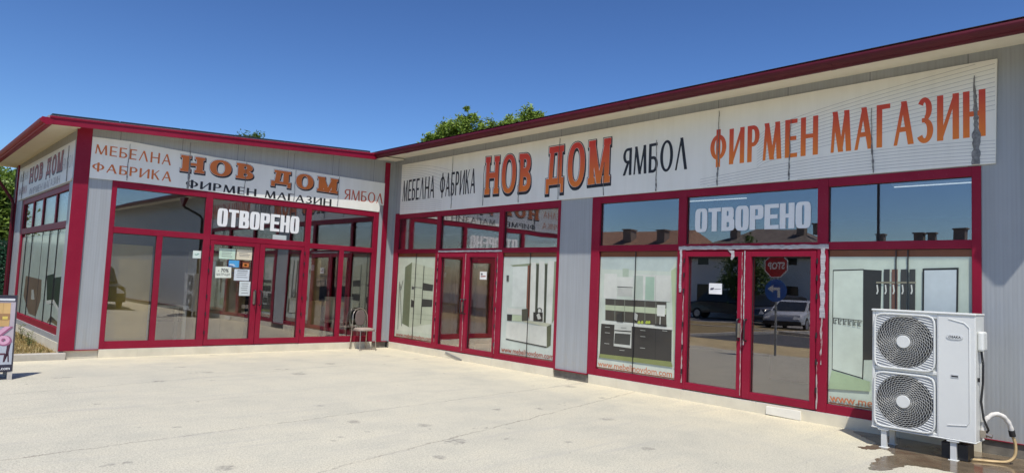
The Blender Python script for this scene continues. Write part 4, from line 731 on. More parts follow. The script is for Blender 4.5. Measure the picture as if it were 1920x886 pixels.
# ================================================================== AIR CONDITIONER
def build_ac():
    AX=-0.78; Y0=10.99; Y1=11.975; Z0=.205; Z1=1.51; DP=.34   # front plane, sides in u = -y
    def F(u,d,z): return (AX-d,-(Y0+u),z)                    # u from the left edge, d out of the front
    t=thing('air_conditioner','white outdoor air conditioner with two stacked fans standing by the wall','air conditioner',(AX+.17,-(Y0+Y1)/2,0))
    W_=Y1-Y0; fs=.645
    # body: cabinet with recessed fan face
    b=MB()
    b.box(F,0,fs,-DP,-.03,Z0+.015,Z1-.02); b.box(F,fs,W_-.002,-DP,0,Z0+.015,Z1-.02)
    b.box(F,0,.03,-.03,-.004,Z0+.015,Z1-.02); b.box(F,.03,fs,-.03,-.004,Z1-.075,Z1-.02); b.box(F,.03,fs,-.03,-.004,.845,.885); b.box(F,.03,fs,-.03,-.004,Z0+.015,.25)
    b.build('body',WHITEPAINT,t,bevel=.008)
    b=MB(); b.box(F,-.006,W_+.004,-DP-.006,.012,Z1-.022,Z1); b.build('top_cover',WHITEPAINT,t,bevel=.008); b=MB(); b.box(F,-.004,W_+.002,-DP-.004,.008,Z0,Z0+.016); b.build('base_tray',WHITEPAINT,t,bevel=.008)
    # moulded line on the right front panel
    b=MB(); pts=[(fs+.10,1.445),(fs+.24,1.41),(fs+.285,1.36),(fs+.285,.42),(fs+.26,.375),(fs+.09,.355)]
    b.tube([F(u,.002,z) for u,z in pts],.005,6); b.build('panel_ridge',WHITEPAINT,t,smooth=True)
    b=MB(); b.box(F,fs-.004,fs+.003,-.01,.0015,Z0+.02,Z1-.025); b.build('panel_gap',GREYPLASTIC,t)
    DARK=plain('fan_cavity',(.02,.02,.022),.7)
    for cz in (1.17,.53):
        cu=.325; r=.280; q=.297
        g=MB()
        # square guard plate with a round opening
        n=64; outer=[];inner=[]
        for i in range(n):
            a=2*math.pi*i/n; c,s=math.cos(a),math.sin(a)
            k=1/((abs(c)**9+abs(s)**9)**(1/9)); outer.append((cu+q*k*c,cz+q*k*s)); inner.append((cu+r*c,cz+r*s))
        for d0,mi in ((.006,0),): 
            vs=[F(u,d0,z) for u,z in outer]+[F(u,d0,z) for u,z in inner]+[F(u,-.03,z) for u,z in outer]+[F(u,-.03,z) for u,z in inner]
            g.add(vs,[(i,(i+1)%n,n+(i+1)%n,n+i) for i in range(n)]+[(i,(i+1)%n,2*n+(i+1)%n,2*n+i) for i in range(n)]+[(n+i,n+(i+1)%n,3*n+(i+1)%n,3*n+i) for i in range(n)],0)
        gp=g.build('fan_guard',plain('guard_grey',(.40,.41,.42),.5,var=.05),t)
        rim=MB(); rim.tube([F(u,.010,z) for u,z in [(cu+(x-cu)*.985,cz+(y-cz)*.985) for x,y in outer+outer[:1]]],.010,6,cap=False); rim.build('rim',WHITEPAINT,gp,smooth=True)
        # corner louvres
        for sgn,up in ((-1,-1),(-1,1),(1,-1),(1,1)):
            lo=MB()
            for k in range(-11,12):
                z=cz+k*.027
                for i in range(12):
                    ua=cu+sgn*(.284-.018*i); ub=cu+sgn*(.284-.018*(i+1)); za=z-(ua-cu)*.22; zb=z-(ub-cu)*.22
                    if abs(za-cz)>.282 or (za-cz)*up<0 or math.hypot(ub-cu,zb-cz)<r-.006: continue
                    lo.tube([F(ua,.008,za),F(ub,.008,zb)],.0045,4)
            lo.build('louvre',WHITEPAINT,gp)
        # cavity behind the grille, fan blades at rest
        c=MB(); c.disc(F(cu,-.026,cz),(1,0,0),r+.004,.006,48); c.build('cavity',DARK,gp)
        for k in range(3):
            fn=MB()
            a0=2*math.pi*k/3+.5; P1=[];P2=[]
            for i in range(9):
                f=i/8; rr=.06+.185*f; a=a0+.5*f; P1.append(F(cu+rr*math.cos(a),-.020,cz+rr*math.sin(a))); P2.append(F(cu+rr*math.cos(a+.95-.1*f),-.008,cz+rr*math.sin(a+.95-.1*f)))
            for i in range(8): fn.add([P1[i],P1[i+1],P2[i+1],P2[i]],[(0,1,2,3)])
            fn.build('fan_blade',plain('fan_black',(.035,.035,.037),.5),gp)
        # curved wire grille
        w=MB(); NS=36
        for k in range(NS):
            a0=2*math.pi*k/NS; pts=[]
            for i in range(7):
                f=i/6; rr=.055+(r-.055)*f; a=a0-1.15*f**.9; pts.append(F(cu+rr*math.cos(a),.012+.016*(1-f*f),cz+rr*math.sin(a)))
            w.tube(pts,.0011,4,cap=False)
        for k in range(10):
            f=(k+1)/10.5; rr=.06+(r-.06)*f; w.tube([F(cu+rr*math.cos(2*math.pi*i/44),.011+.016*(1-f*f),cz+rr*math.sin(2*math.pi*i/44)) for i in range(45)],.0012,4,cap=False)
        w.build('wire_grille',WHITEPAINT,gp)
        h=MB(); h.disc(F(cu,.026,cz),(1,0,0),.068,.022,32); h.build('hub',WHITEPAINT,gp,bevel=.005)
        for su in (-1,1):
            for sz in (-1,1): s=MB(); s.disc(F(cu+su*.268,.012,cz+sz*.268),(1,0,0),.007,.008,10); s.build('screw',BLACK,gp)
    # badge, handle slot, side box, cables
    b=MB(); bp=[(math.copysign(abs(math.cos(a))**.6,math.cos(a)),math.sin(a)) for a in [2*math.pi*i/24 for i in range(24)]]
    b.prism(F,[(fs+.155+.075*x,1.26+.026*y) for x,y in bp],.0,.006); bd=b.build('badge',GREYPLASTIC,t)
    b=MB(); b.prism(F,[(fs+.155+.066*x,1.26+.020*y) for x,y in bp],.006,.0068); b.build('badge_face',WHITEPAINT,bd)
    m=latin('OSAKA',F,fs+.10,fs+.21,1.247,1.273,.0075,weight=.03,shear=.15); m.build('lettering',BLACKINK,bd)
    b=MB(); b.box(F,fs+.12,fs+.19,-.002,.005,.845,.878); b.build('handle_slot',GREYPLASTIC,t); b=MB(); b.box(F,fs+.125,fs+.185,.004,.0065,.852,.866); b.build('label_plate',BLACK,t)
    b=MB(); b.box(F,W_-.002,W_+.055,-.22,-.06,1.13,1.33); b.build('side_cover',WHITEPAINT,t,bevel=.02)
    b=MB(); b.box(F,W_-.002,W_+.012,-.10,-.06,.82,.86); b.build('side_handle',BLACK,t)
    b=MB(); b.tube([F(W_+.02,-.12,1.14),F(W_+.035,-.12,1.0),F(W_+.03,-.13,.8),F(W_+.012,-.14,.62),F(W_+.03,-.15,.45),F(W_+.07,-.16,.34),F(W_+.04,-.18,.30)],.011,8); b.build('cable',BLACK,t,smooth=True)
    b=MB(); b.box(F,W_,W_+.05,-.22,-.14,.26,.33); b.tube([F(W_+.02,-.17,.30),F(W_+.10,-.17,.28)],.02,8); b.build('valve',CHROME,t,smooth=False)
    # four feet with flanges
    for u in (.12,.78):
        for d in (-.035,-.30):
            b=MB(); b.box(F,u-.028,u+.028,d-.022,d+.022,0.0,.195); b.box(F,u-.055,u+.055,d-.04,d+.04,.19,.205); b.box(F,u-.045,u+.045,d-.035,d+.035,-.002,.008); b.build('foot',WHITEPAINT,t,bevel=.003)
    return F
ACF=build_ac()
# insulated pipe and yellow hose
b=MB(); P=[ACF(1.0,-.17,.29),ACF(1.01,-.19,.40),ACF(1.05,-.22,.47),ACF(1.10,-.26,.50),ACF(1.155,-.31,.475),ACF(1.195,-.35,.40),ACF(1.21,-.37,.32)]
def smooth_path(P,k=4):
    P=[Vector(p) for p in P]; out=[]
    for i in range(len(P)-1):
        a,b_,c,d=P[max(i-1,0)],P[i],P[i+1],P[min(i+2,len(P)-1)]
        for j in range(k):
            t=j/k; out.append(.5*((2*b_)+(c-a)*t+(2*a-5*b_+4*c-d)*t*t+(3*b_-a-3*c+d)*t**3))
    return out+[P[-1]]
hp=thing('refrigerant_pipe','white insulated pipe looping out of the air conditioner','pipe',ACF(1.0,-.17,.29))
sp=smooth_path(P); b.tube(sp,[.023+.003*math.sin(i*2.1) for i in range(len(sp))],10); b.build('insulation',plain('pipe_lagging',(.62,.60,.56),.8,var=.15,scale=20,bumpk=.3),hp,smooth=True)
b=MB(); b.tube([ACF(1.207,-.365,.345),ACF(1.215,-.378,.285)],.029,10); b.build('end_tape',BLACK,hp,smooth=True)
b=MB(); P=[ACF(1.212,-.375,.30),ACF(1.235,-.39,.20),ACF(1.23,-.38,.09),ACF(1.18,-.34,.03),ACF(1.08,-.28,.017),ACF(.98,-.22,.016),ACF(.88,-.16,.016),ACF(.80,-.12,.02)]
tag(b.tube(smooth_path(P,6),.0145,8).build('drain_hose',plain('ochre_hose',(.55,.40,.20),.6,var=.1),None,ACF(1.21,-.38,.0),smooth=True),'ochre hose curling down to the wet ground by the air conditioner','hose')
# black drain tray behind the right foot
b=MB(); b.box(ACF,.66,.90,-.30,-.06,.0,.17); tag(b.build('plastic_block',plain('black_plastic',(.02,.02,.02),.4),None,ACF(.7,-.2,0),bevel=.01),'black plastic block under the air conditioner','block')
# puddle: thin sheet of water with a ragged edge on the concrete
def puddle():
    rnd=random.Random(11); base=[(-.05,-10.72),(-.35,-10.75),(-.62,-10.98),(-.85,-10.98),(-1.0,-10.93),(-1.05,-11.03),(-.86,-11.12),(-.92,-11.24),(-1.10,-11.30),(-1.30,-11.26),(-1.62,-11.30),(-1.95,-11.38),(-1.75,-11.50),(-1.42,-11.56),(-1.35,-11.75),(-1.30,-12.1),(-1.0,-12.6),(-.6,-12.9),(-.05,-12.9)]
    P=[Vector((x,y,0)) for x,y in base]; n=len(P); out=[]
    for i in range(n):
        a,b_,c,d=P[i-1],P[i],P[(i+1)%n],P[(i+2)%n]
        for j in range(6):
            t=j/6; q=.5*((2*b_)+(c-a)*t+(2*a-5*b_+4*c-d)*t*t+(3*b_-a-3*c+d)*t**3)
            q+=Vector((rnd.uniform(-.02,.02),rnd.uniform(-.02,.02),0)); out.append((min(q.x,-.02),q.y,.003))
    m=MB(); m.add(out,[tuple(range(len(out)))]); return m
mw,tw,bw=nodes('wet_concrete'); vw=coords(tw); nw=noise(tw,vw,5,6)
tw.links.new(ramp(tw,nw,[(.3,(.11,.085,.055)),(.7,(.19,.145,.095))]),bw.inputs['Base Color']); bw.inputs['Roughness'].default_value=.12; bw.inputs['Specular IOR Level'].default_value=.5
tw.links.new(ramp(tw,noise(tw,vw,3,4),[(.4,(.04,)*3),(.65,(.35,)*3)]),bw.inputs['Roughness'])
puddle().build('water',mw,None,(-.8,-11.5,0),kind='structure')
# loose plinth tile
b=MB(); b.prism(FR,[(9.40,.012),(9.88,.002),(9.875,.125),(9.405,.118)],.024,.05); tag(b.build('loose_tile',plain('pale_loose_tile',(.78,.75,.66),.5,var=.05),None,FR(9.64,.04,0),bevel=.004),'pale loose tile standing against the plinth below the taped door','tile')
b=MB(); b.prism(FR,[(2.30,.105),(2.72,.02),(2.86,.004),(2.86,.03),(2.75,.055),(2.32,.135)],.024,.036); tag(b.build('broken_tile',plain('grey_broken_tile',(.26,.25,.23),.7,var=.1),None,FR(2.6,.03,0)),'thin broken tile leaning on the plinth below the door near the corner','tile')

# ================================================================== CHAIR
def build_chair():
    x0,yb,yf=-.80,-.085,-.47; w=.19
    t=thing('metal_chair','tube-framed chair with padded round-topped back against the left wing glass','chair',(x0,-.28,0))
    # back hoop continues down as the rear legs
    P=[(x0-w-.015,yb+.03,0),(x0-w-.005,yb,.35),(x0-w,yb-.01,.62)]
    for i in range(1,12):
        a=math.pi-math.pi*i/12; P.append((x0+w*math.cos(a),yb-.01+.035*math.sin(a),.70+.215*math.sin(a)))
    P+=[(x0+w,yb-.01,.62),(x0+w+.005,yb,.35),(x0+w+.015,yb+.03,0)]
    b=MB(); b.tube(P,.0125,8); b.build('back_hoop',CHROME,t,smooth=True)
    for s in (-1,1):
        b=MB(); b.tube([(x0+s*(w+.005),yb-.03,.425),(x0+s*w,yf+.05,.43),(x0+s*w,yf+.012,.41),(x0+s*(w+.005),yf,.34),(x0+s*(w+.012),yf-.02,0)],.0115,8); b.build('leg',CHROME,t,smooth=True)
    b=MB(); b.tube([(x0-w-.01,yf-.012,.045),(x0+w+.01,yf-.012,.045)],.009,8); b.build('stretcher',CHROME,t,smooth=True)
    # padded oval back
    PAD=plain('chair_vinyl',(.15,.115,.105),.5,var=.1); SEATM=plain('seat_cloth',(.34,.28,.235),.7,var=.12,scale=12)
    m=MB(); pts=[]
    for i in range(28):
        a=2*math.pi*i/28; c,s=math.cos(a),math.sin(a); pts.append((x0+.125*math.copysign(abs(c)**.75,c),.70+.175*math.copysign(abs(s)**.8,s)))
    m.prism(FL,pts,.075,.105); m.build('backrest',PAD,t,bevel=.012)
    m=MB(); pts=[]
    for i in range(32):
        a=2*math.pi*i/32; c,s=math.cos(a),math.sin(a); pts.append((x0+.205*math.copysign(abs(c)**.55,c),-.285+.20*math.copysign(abs(s)**.55,s)))
    n=len(pts); m.add([(x,y,.435) for x,y in pts]+[(x,y,.47) for x,y in pts]+[(x0+(x-x0)*.75,-.285+(y+.285)*.75,.487) for x,y in pts],[tuple(range(n)),tuple(range(2*n,3*n))]+[(i,(i+1)%n,n+(i+1)%n,n+i) for i in range(n)]+[(n+i,n+(i+1)%n,2*n+(i+1)%n,2*n+i) for i in range(n)]); m.build('seat',SEATM,t,smooth=True)
    m=MB(); m.tube([(x0-.12,-.10,.43),(x0-.11,yb-.015,.55)],.008,6); m.tube([(x0+.12,-.10,.43),(x0+.11,yb-.015,.55)],.008,6); m.build('back_bracket',CHROME,t)
build_chair()

# ================================================================== PAVEMENT BOARD
def build_board():
    x1,y0=-7.47,-2.21; wd=.66; H=1.15; lean=.14; ZS=1.15/1.43
    t=thing('pavement_board','two-legged advertising board with furniture pictures and a pink percent sign','sign board',(x1-wd/2,y0+.1,0))
    def F(u,d,z): z*=ZS; f=z/H; return (x1-wd+u,y0-d+lean*f,z)
    def FB_(u,d,z): z*=ZS; f=z/H; return (x1-wd+u,y0+2*lean+.12-d-(lean+.06)*f,z)
    FR_=plain('board_frame',(.05,.045,.05),.5)
    for G,nm in ((F,'front_panel'),(FB_,'back_panel')):
        b=MB(); b.box(G,0,wd,-.02,0,.13,1.43); b.build(nm,FR_,t)
        for u in (0.0,wd-.06): b=MB(); b.box(G,u+.002,u+.058,-.022,.002,0,.14); b.build('leg',plain('leg_wood',(.46,.43,.38),.7),t)
    mats=[];b=MB(); k=[.0012]
    def q(c,*pts):
        mats.append(print_mat(c)); b.sheet(F,pts,k[0],len(mats)-1); k[0]+=.0004
    def rc(c,u0,u1,z0,z1): q(c,(u0,z0),(u1,z0),(u1,z1),(u0,z1))
    rc((.42,.36,.38),.02,wd-.02,.25,1.415); rc((.03,.02,.03),.02,wd-.02,1.315,1.415)
    rc((.62,.62,.62),wd-.205,wd-.03,1.335,1.375)
    rc((.48,.27,.09),.02,wd-.075,.93,1.30); rc((.60,.38,.14),.02,wd-.075,1.12,1.29)
    for i in range(5): rc((.36,.20,.07),.10+.1*i,.103+.1*i,1.12,1.29)
    rc((.33,.18,.07),.02,wd-.075,1.02,1.11); rc((.50,.40,.28),.30,.42,1.03,1.09); rc((.66,.50,.10),wd-.16,wd-.10,1.02,1.07)
    rc((.55,.34,.12),.02,wd-.08,.90,1.00)
    rc((.40,.42,.46),.02,wd-.02,.26,.62)
    rc((.28,.12,.05),.02,wd-.16,.45,.475); rc((.10,.02,.03),.02,wd-.10,.42,.45)
    q((.06,.015,.02),(wd-.12,.30),(wd-.10,.30),(wd-.085,.60),(wd-.045,.66),(wd-.04,.64),(wd-.06,.46),(wd-.05,.30),(wd-.065,.30),(wd-.075,.44),(wd-.11,.44))
    rc((.45,.33,.12),.02,wd-.2,.32,.36)
    rc((.03,.02,.03),.02,wd-.02,.145,.245)
    b.build('poster',mats,t)
    PK=print_mat((.62,.33,.44)); PKD=print_mat((.30,.10,.17)); RD=print_mat((.50,.015,.04))
    P=diag(wd-.34,.60,wd-.09,.90,.07)+ring(wd-.29,.83,.07,.075,.045,.045)+ring(wd-.13,.67,.07,.075,.045,.045)
    film(F,grow(P,.012,(.012,-.012)),k[0]).build('lettering_outline',PKD,t); film(F,P,k[0]+.001).build('lettering',PK,t,label='pink percent sign')
    film(F,word('ОМ',(wd-.40,wd-.215,1.335,1.335,1.40,1.40),.25,.2,2,0,.1),k[0]).build('lettering',RD,t,label='red header lettering')
    latin('www.mebelinovdom.com',F,.03,wd-.035,.17,.222,k[0],weight=.01).build('lettering',WHITEINK,t,label='white web address')
build_board()

# ================================================================== ROOF-TOP SOLAR PANELS on the left wing
PVM=plain('solar_cell',(.012,.016,.035),.15); PVF=plain('solar_frame',(.02,.02,.025),.4)
def solar(u0,lab):
    u1=u0+1.0; zz=lambda u:zL(u)+.10
    t=thing('solar_panel',lab,'solar panel',FL((u0+u1)/2,.26,zz((u0+u1)/2)),'dark solar panels along the left wing roof edge')
    b=MB(); b.prism(FL,[(u0,zz(u0)),(u1,zz(u1)),(u1,zz(u1)+.035),(u0,zz(u0)+.035)],-1.45,.27); b.build('frame',PVF,t)
    b=MB(); b.prism(FL,[(u0+.03,zz(u0)+.037),(u1-.03,zz(u1)+.037),(u1-.03,zz(u1)+.039),(u0+.03,zz(u0)+.039)],-1.42,.24); b.build('cells',PVM,t)
for i in range(6): solar(-7.0+i*1.02,'flat dark solar panel lying on the left wing roof edge, one of a row')

# ================================================================== VEGETATION
LEAF_A=leaf_mat('leaf_bright',(.22,.31,.05)); LEAF_B=leaf_mat('leaf_dark',(.09,.15,.03)); LEAF_C=leaf_mat('leaf_yellow_green',(.16,.24,.04))
BARK=plain('bark',(.12,.09,.06),.9,var=.3,scale=8,bumpk=.4)
def tree(name,lab,base,blobs,nleaf,size,lm,seed,group=None,narrow=.42,droop=.4):
    rnd=random.Random(seed); t=thing(name,lab,'tree',base,group)
    vol=[b_[3]**2 for b_ in blobs]; tot=sum(vol); L=MB()
    for bl,v in zip(blobs,vol):
        n=int(nleaf*v/tot); cx,cy,cz,r=bl
        clumps=[]
        for _ in range(max(6,int(9*r/.5))):
            d=Vector((rnd.gauss(0,1),rnd.gauss(0,1),rnd.gauss(0,1))).normalized()*r*rnd.uniform(.45,1.05); clumps.append((d,r*rnd.uniform(.16,.38)))
        for _ in range(n):
            d,cr=rnd.choice(clumps); p=Vector((cx,cy,cz))+d+Vector((rnd.gauss(0,1),rnd.gauss(0,1),rnd.gauss(0,1)))*cr*.55
            a=rnd.uniform(0,2*math.pi); e=rnd.gauss(-droop,.5); ax=Vector((math.cos(a)*math.cos(e),math.sin(a)*math.cos(e),math.sin(e)))
            sd=ax.cross(Vector((rnd.gauss(0,.4),rnd.gauss(0,.4),1))).normalized(); s=size*rnd.uniform(.6,1.3); w=s*narrow*.5; up=ax.cross(sd)*s*.12
            L.add([p,p+ax*s*.5+sd*w+up,p+ax*s,p+ax*s*.5-sd*w+up],[(0,1,2,3)])
    L.build('crown',lm,t)
    top=max(blobs,key=lambda q:q[2]); c=Vector((sum(b_[0] for b_ in blobs)/len(blobs),sum(b_[1] for b_ in blobs)/len(blobs),0)); B=Vector(base)
    T=MB(); zt=top[2]*.6; T.tube([B,B+Vector((.05,.03,zt*.35)),Vector((c.x,c.y,zt*.7)),Vector((c.x,c.y,zt))],[.22,.18,.13,.08],8)
    for bl in blobs: T.tube([Vector((c.x,c.y,zt*.65)),Vector(((c.x+bl[0])/2,(c.y+bl[1])/2,(zt*.75+bl[2])/2)),Vector(bl[:3])],[.09,.06,.02],6)
    T.build('trunk',BARK,t,smooth=True); return t
tree('broadleaf_tree','tall bright green tree with drooping leaves, the largest of those above the right wing roof',(11.6,12.3,0),
 [(11.71,11.92,9.63,.55),(11.5,12.22,9.2,.7),(12.3,12.11,9.16,.75),(10.84,12.35,8.73,.78),(10.37,12.68,8.36,.58),(11.0,12.4,8.9,.6),(11.42,12.54,8.25,1.3),(12.42,12.3,8.12,1.4),(10.81,12.55,7.49,1.3),(11.6,12.4,6.4,1.8)],24000,.20,LEAF_A,1)
tree('broadleaf_tree','low rounded tree top showing in the middle of the trees above the right wing roof',(14.0,11.8,0),
 [(13.53,11.75,9.68,.62),(13.29,12.04,9.4,.5),(13.95,11.4,9.6,.58),(14.23,11.18,9.46,.5),(14.15,12.07,8.94,1.0),(14.1,12,7.6,1.5)],8000,.20,LEAF_A,2)
tree('broadleaf_tree','pointed tree top at the right of the trees above the right wing roof',(15.5,11.5,0),
 [(15.23,11.36,10.35,.62),(15.02,11.65,10.07,.6),(15.57,11.1,10.15,.6),(15.76,11.78,9.62,1.0),(15.6,11.6,8.2,1.5)],8000,.20,LEAF_A,3)
tree('broadleaf_tree','small leafy tuft of a far tree peeping over the left wing roof',(5.5,22.8,0),
 [(5.3,22.82,8.95,.24),(5.65,22.68,8.92,.2),(5.51,22.82,8.46,.9),(5.5,22.8,7.2,1.4)],4500,.2,LEAF_B,4)
tree('bushy_tree','dense bushy green tree behind the hedge screen beside the end wall',(-6.4,13.2,0),
 [(-6.13,12.96,3.62,1.1),(-5.85,12.94,3.35,.8),(-6.0,13.49,3.65,1.3),(-6.01,12.99,2.82,1.2),(-6.0,13.06,2.44,1.3),(-5.77,12.47,2.48,.8)],16000,.17,LEAF_C,5,narrow=.6)
# green artificial-hedge screen on posts
hs=thing('hedge_screen','dark green artificial hedge screen beside the end wall','fence',(-9,8,.1))
rnd=random.Random(9); b=MB()
for i in range(15000):
    x=rnd.uniform(-11.5,-6.1) if rnd.random()<.9 else rnd.uniform(-16,-11.5); z=rnd.uniform(.12,2.17); y=8-rnd.uniform(0,.05)
    a=rnd.uniform(0,6.28); l=rnd.uniform(.05,.09); dx,dz=math.cos(a)*l,math.sin(a)*l
    b.add([(x,y,z),(x+dx*.5-dz*.25,y-.03,z+dz*.5+dx*.25),(x+dx,y-.045,z+dz),(x+dx*.5+dz*.25,y-.03,z+dz*.5-dx*.25)],[(0,1,2,3)])
b.build('leaves',leaf_mat('hedge_leaf',(.02,.095,.045)),hs)
b=MB(); b.box(FW,-16,-6.1,8.0,8.03,.1,2.16); b.build('backing',plain('hedge_backing',(.008,.035,.018),.8),hs)
for x in (-6.15,-8.6,-11.1,-13.6,-16): b=MB(); b.box(FW,x-.025,x+.025,8.031,8.08,.05,2.2); b.build('post',BLACK,hs)
# dry grass strip
rnd=random.Random(12); b=MB()
for i in range(9000):
    x=-6.6-abs(rnd.gauss(0,1.0))*1.0; y=rnd.uniform(.04,7.5)
    h=rnd.uniform(.02,.075)*(1.5 if rnd.random()<.08 else 1); a=rnd.uniform(0,6.28); w=.006; l=rnd.uniform(.2,1.3)*h
    b.add([(x-w*math.sin(a),y+w*math.cos(a),.10),(x+w*math.sin(a),y-w*math.cos(a),.10),(x+l*math.cos(a),y+l*math.sin(a),.10+h)],[(0,1,2)],0 if rnd.random()<.86 else 1)
b.build('grass',[leaf_mat('straw',(.34,.25,.09)),leaf_mat('grass_green',(.10,.13,.03))],None,(0,0,0),kind='stuff')
def weed(x,y,h,n,seed,lab):
    rnd=random.Random(seed); b=MB()
    for i in range(n):
        a=rnd.uniform(0,6.28); z=rnd.uniform(.2,1)*h; r=rnd.uniform(.02,.10)*(1-.4*z/h); l=rnd.uniform(.03,.06)
        p=Vector((x+r*math.cos(a),y+r*math.sin(a),.10+z)); ax=Vector((math.cos(a),math.sin(a),.5)).normalized()*l; sd=Vector((-math.sin(a),math.cos(a),0))*l*.25
        b.add([p,p+ax*.5+sd,p+ax,p+ax*.5-sd],[(0,1,2,3)])
        if i%4==0: b.tube([(x,y,.09),tuple(p)],.002,4)
    tag(b.build('weed',leaf_mat('weed_leaf_%d'%seed,(.13,.15,.05)),None,(x,y,.1)),lab,'weed','green weeds in the dry grass strip')
for i,(x,y,h) in enumerate(((-6.75,2.6,.30),(-6.72,1.9,.22),(-6.85,3.3,.25),(-6.80,1.2,.14))): weed(x,y,h,60,100+i,('tallest grey-green weed in the dry grass by the end wall','second weed in the dry grass, between the tallest weed and the kerb','far grey-green weed in the dry grass by the end wall','low sprig in the dry grass nearest the kerb')[i])

# ================================================================== ACROSS THE STREET (seen mirrored in the glass)
def frame_at(loc,ang):
    c,s=math.cos(ang),math.sin(ang); return lambda x,y,z:(loc[0]+x*c-y*s,loc[1]+x*s+y*c,loc[2]+z)
CARGLASS=plain('car_glass',(.02,.025,.03),.08); TYRE=plain('tyre_rubber',(.02,.02,.02),.8); RIM=plain('wheel_rim',(.45,.45,.46),.35,metal=.6); LAMP=plain('lamp_glass',(.65,.65,.62),.1); TAIL=plain('tail_red',(.35,.02,.02),.2)
def car(name,lab,cat,loc,ang,c,kind='hatch',group=None):
    G=frame_at(loc,ang); t=thing(name,lab,cat,loc,group); paint=plain('car_paint_%s'%name+'%d'%int(c[0]*100),c,.25,var=.03,coat=.6)
    if kind=='hatch': prof=[(2.05,.32),(2.08,.55),(1.95,.74),(1.05,.90),(-1.85,.98),(-2.02,.80),(-2.03,.35)]; top=[(1.05,.90),(.30,1.36),(.05,1.42),(-1.15,1.43),(-1.50,1.38),(-1.88,.98)]; wb=(1.28,-1.23); hw=.86
    elif kind=='van': prof=[(2.15,.35),(2.2,.70),(2.05,.95),(1.45,1.08),(-2.1,1.10),(-2.15,.4)]; top=[(1.45,1.08),(.85,1.75),(.6,1.83),(-2.0,1.83),(-2.12,1.10)]; wb=(1.4,-1.4); hw=.88
    else: prof=[(2.2,.36),(2.25,.62),(2.1,.88),(1.1,1.02),(-2.0,1.05),(-2.2,.9),(-2.2,.4)]; top=[(1.1,1.02),(.4,1.58),(.1,1.66),(-1.5,1.66),(-1.95,1.58),(-2.05,1.05)]; wb=(1.35,-1.35); hw=.92
    b=MB(); n=len(prof)
    secs=[(-hw,.0),(-hw+.0,1),(hw,1)]
    ys=((-hw,.94),(-hw+.10,1.0),(hw-.10,1.0),(hw,.94)); vs=[]
    for y,k in ys: vs+=[G(x*k,y,.32+(z-.32)*(.92 if k<1 else 1)) for x,z in prof]
    fs=[(i+n*j,(i+1)%n+n*j,(i+1)%n+n*(j+1),i+n*(j+1)) for j in range(3) for i in range(n)]+[tuple(range(n)),tuple(range(3*n,4*n))]
    b.add(vs,fs); m=len(top); vs=[]
    for y,k in ((-hw+.06,0),(-hw+.22,1),(hw-.22,1),(hw-.06,0)):
        if k==0: vs+=[G(x,y*(1 if z<1.12 else .9),z if z<1.12 else z-.02) for x,z in top]
        else: vs+=[G(x,y,z) for x,z in top]
    b.add(vs,[(i+m*j,(i+1)%m+m*j,(i+1)%m+m*(j+1),i+m*(j+1)) for j in range(3) for i in range(m)]+[tuple(range(m)),tuple(range(3*m,4*m))]); b.build('body',paint,t,smooth=True)
    zb=top[0][1]; zt=max(z for x,z in top)
    for s in (-1,1):
        w=MB(); y0=s*(hw-.045); y1=s*(hw-.06)*.9+s*.012
        xf,xr=top[0][0]-.25,top[-1][0]+.25
        mid=(xf+xr)/2-.05
        for a,e,ta,te in ((xf,mid+.04,xf-.38,mid+.04),(mid-.04,xr,mid-.04,xr+.12)):
            w.add([G(a,y0,zb+.06),G(e,y0,zb+.06),G(te,y1,zt-.10),G(ta,y1,zt-.10)],[(0,1,2,3)])
        w.build('window',CARGLASS,t)
    w=MB(); x0,z0=top[0]; x1,z1=top[1]; w.add([G(x0+.01,-hw+.16,z0+.03),G(x0+.01,hw-.16,z0+.03),G(x1+.035,hw-.26,z1-.02),G(x1+.035,-hw+.26,z1-.02)],[(0,1,2,3)]); w.build('windscreen',CARGLASS,t)
    for x in wb:
        for s in (-1,1):
            w=MB(); a=Vector(G(x,s*(hw-.10),.31)); e=Vector(G(x,s*(hw+.01),.31)); w.tube([a,e],.31,20); tw_=w.build('wheel',TYRE,t)
            r_=MB(); r_.tube([Vector(G(x,s*(hw+.0),.31)),Vector(G(x,s*(hw+.018),.31))],.20,16); r_.build('rim',RIM,tw_)
    for s in (-1,1):
        l=MB(); l.add([G(prof[1][0]+.012,s*(hw-.10),prof[1][1]),G(prof[1][0]+.012,s*(hw-.36),prof[1][1]),G(prof[2][0]+.02,s*(hw-.34),prof[2][1]-.03),G(prof[2][0]+.01,s*(hw-.10),prof[2][1]-.05)],[(0,1,2,3)]); l.build('headlight',LAMP,t)
    l=MB(); l.box(G,prof[0][0]-.02,prof[0][0]+.05,-hw+.04,hw-.04,.30,.46) if False else l.box(lambda u,d,z:G(d,u,z),-hw+.04,hw-.04,prof[0][0]-.03,prof[0][0]+.05,.28,.45); l.build('bumper',BLACK,t)
    return t
car('parked_car','silver hatchback parked across the street','car',(-24.6,1.35,.02),R(-8),(.50,.51,.52),'hatch')
car('parked_van','dark delivery van parked across the street beside the tree','van',(-30.5,8.6,.02),R(75),(.03,.035,.045),'van')
car('parked_car','dark saloon car parked behind the silver hatchback','car',(-28.2,4.2,.02),R(5),(.04,.045,.06),'suv')
car('parked_car','black off-road car parked on the forecourt beyond the right wing sign','car',(-2.75,-17.2,0),R(90),(.03,.03,.03),'suv')
tree('broadleaf_tree','dark round tree across the street behind the parked cars',(-29.5,6.6,0),[(-29.5,6.6,3.0,1.5),(-29.2,6.0,2.2,1.2),(-29.9,7.1,2.4,1.3),(-29.4,6.5,4.1,1.0)],6000,.22,LEAF_B,21)
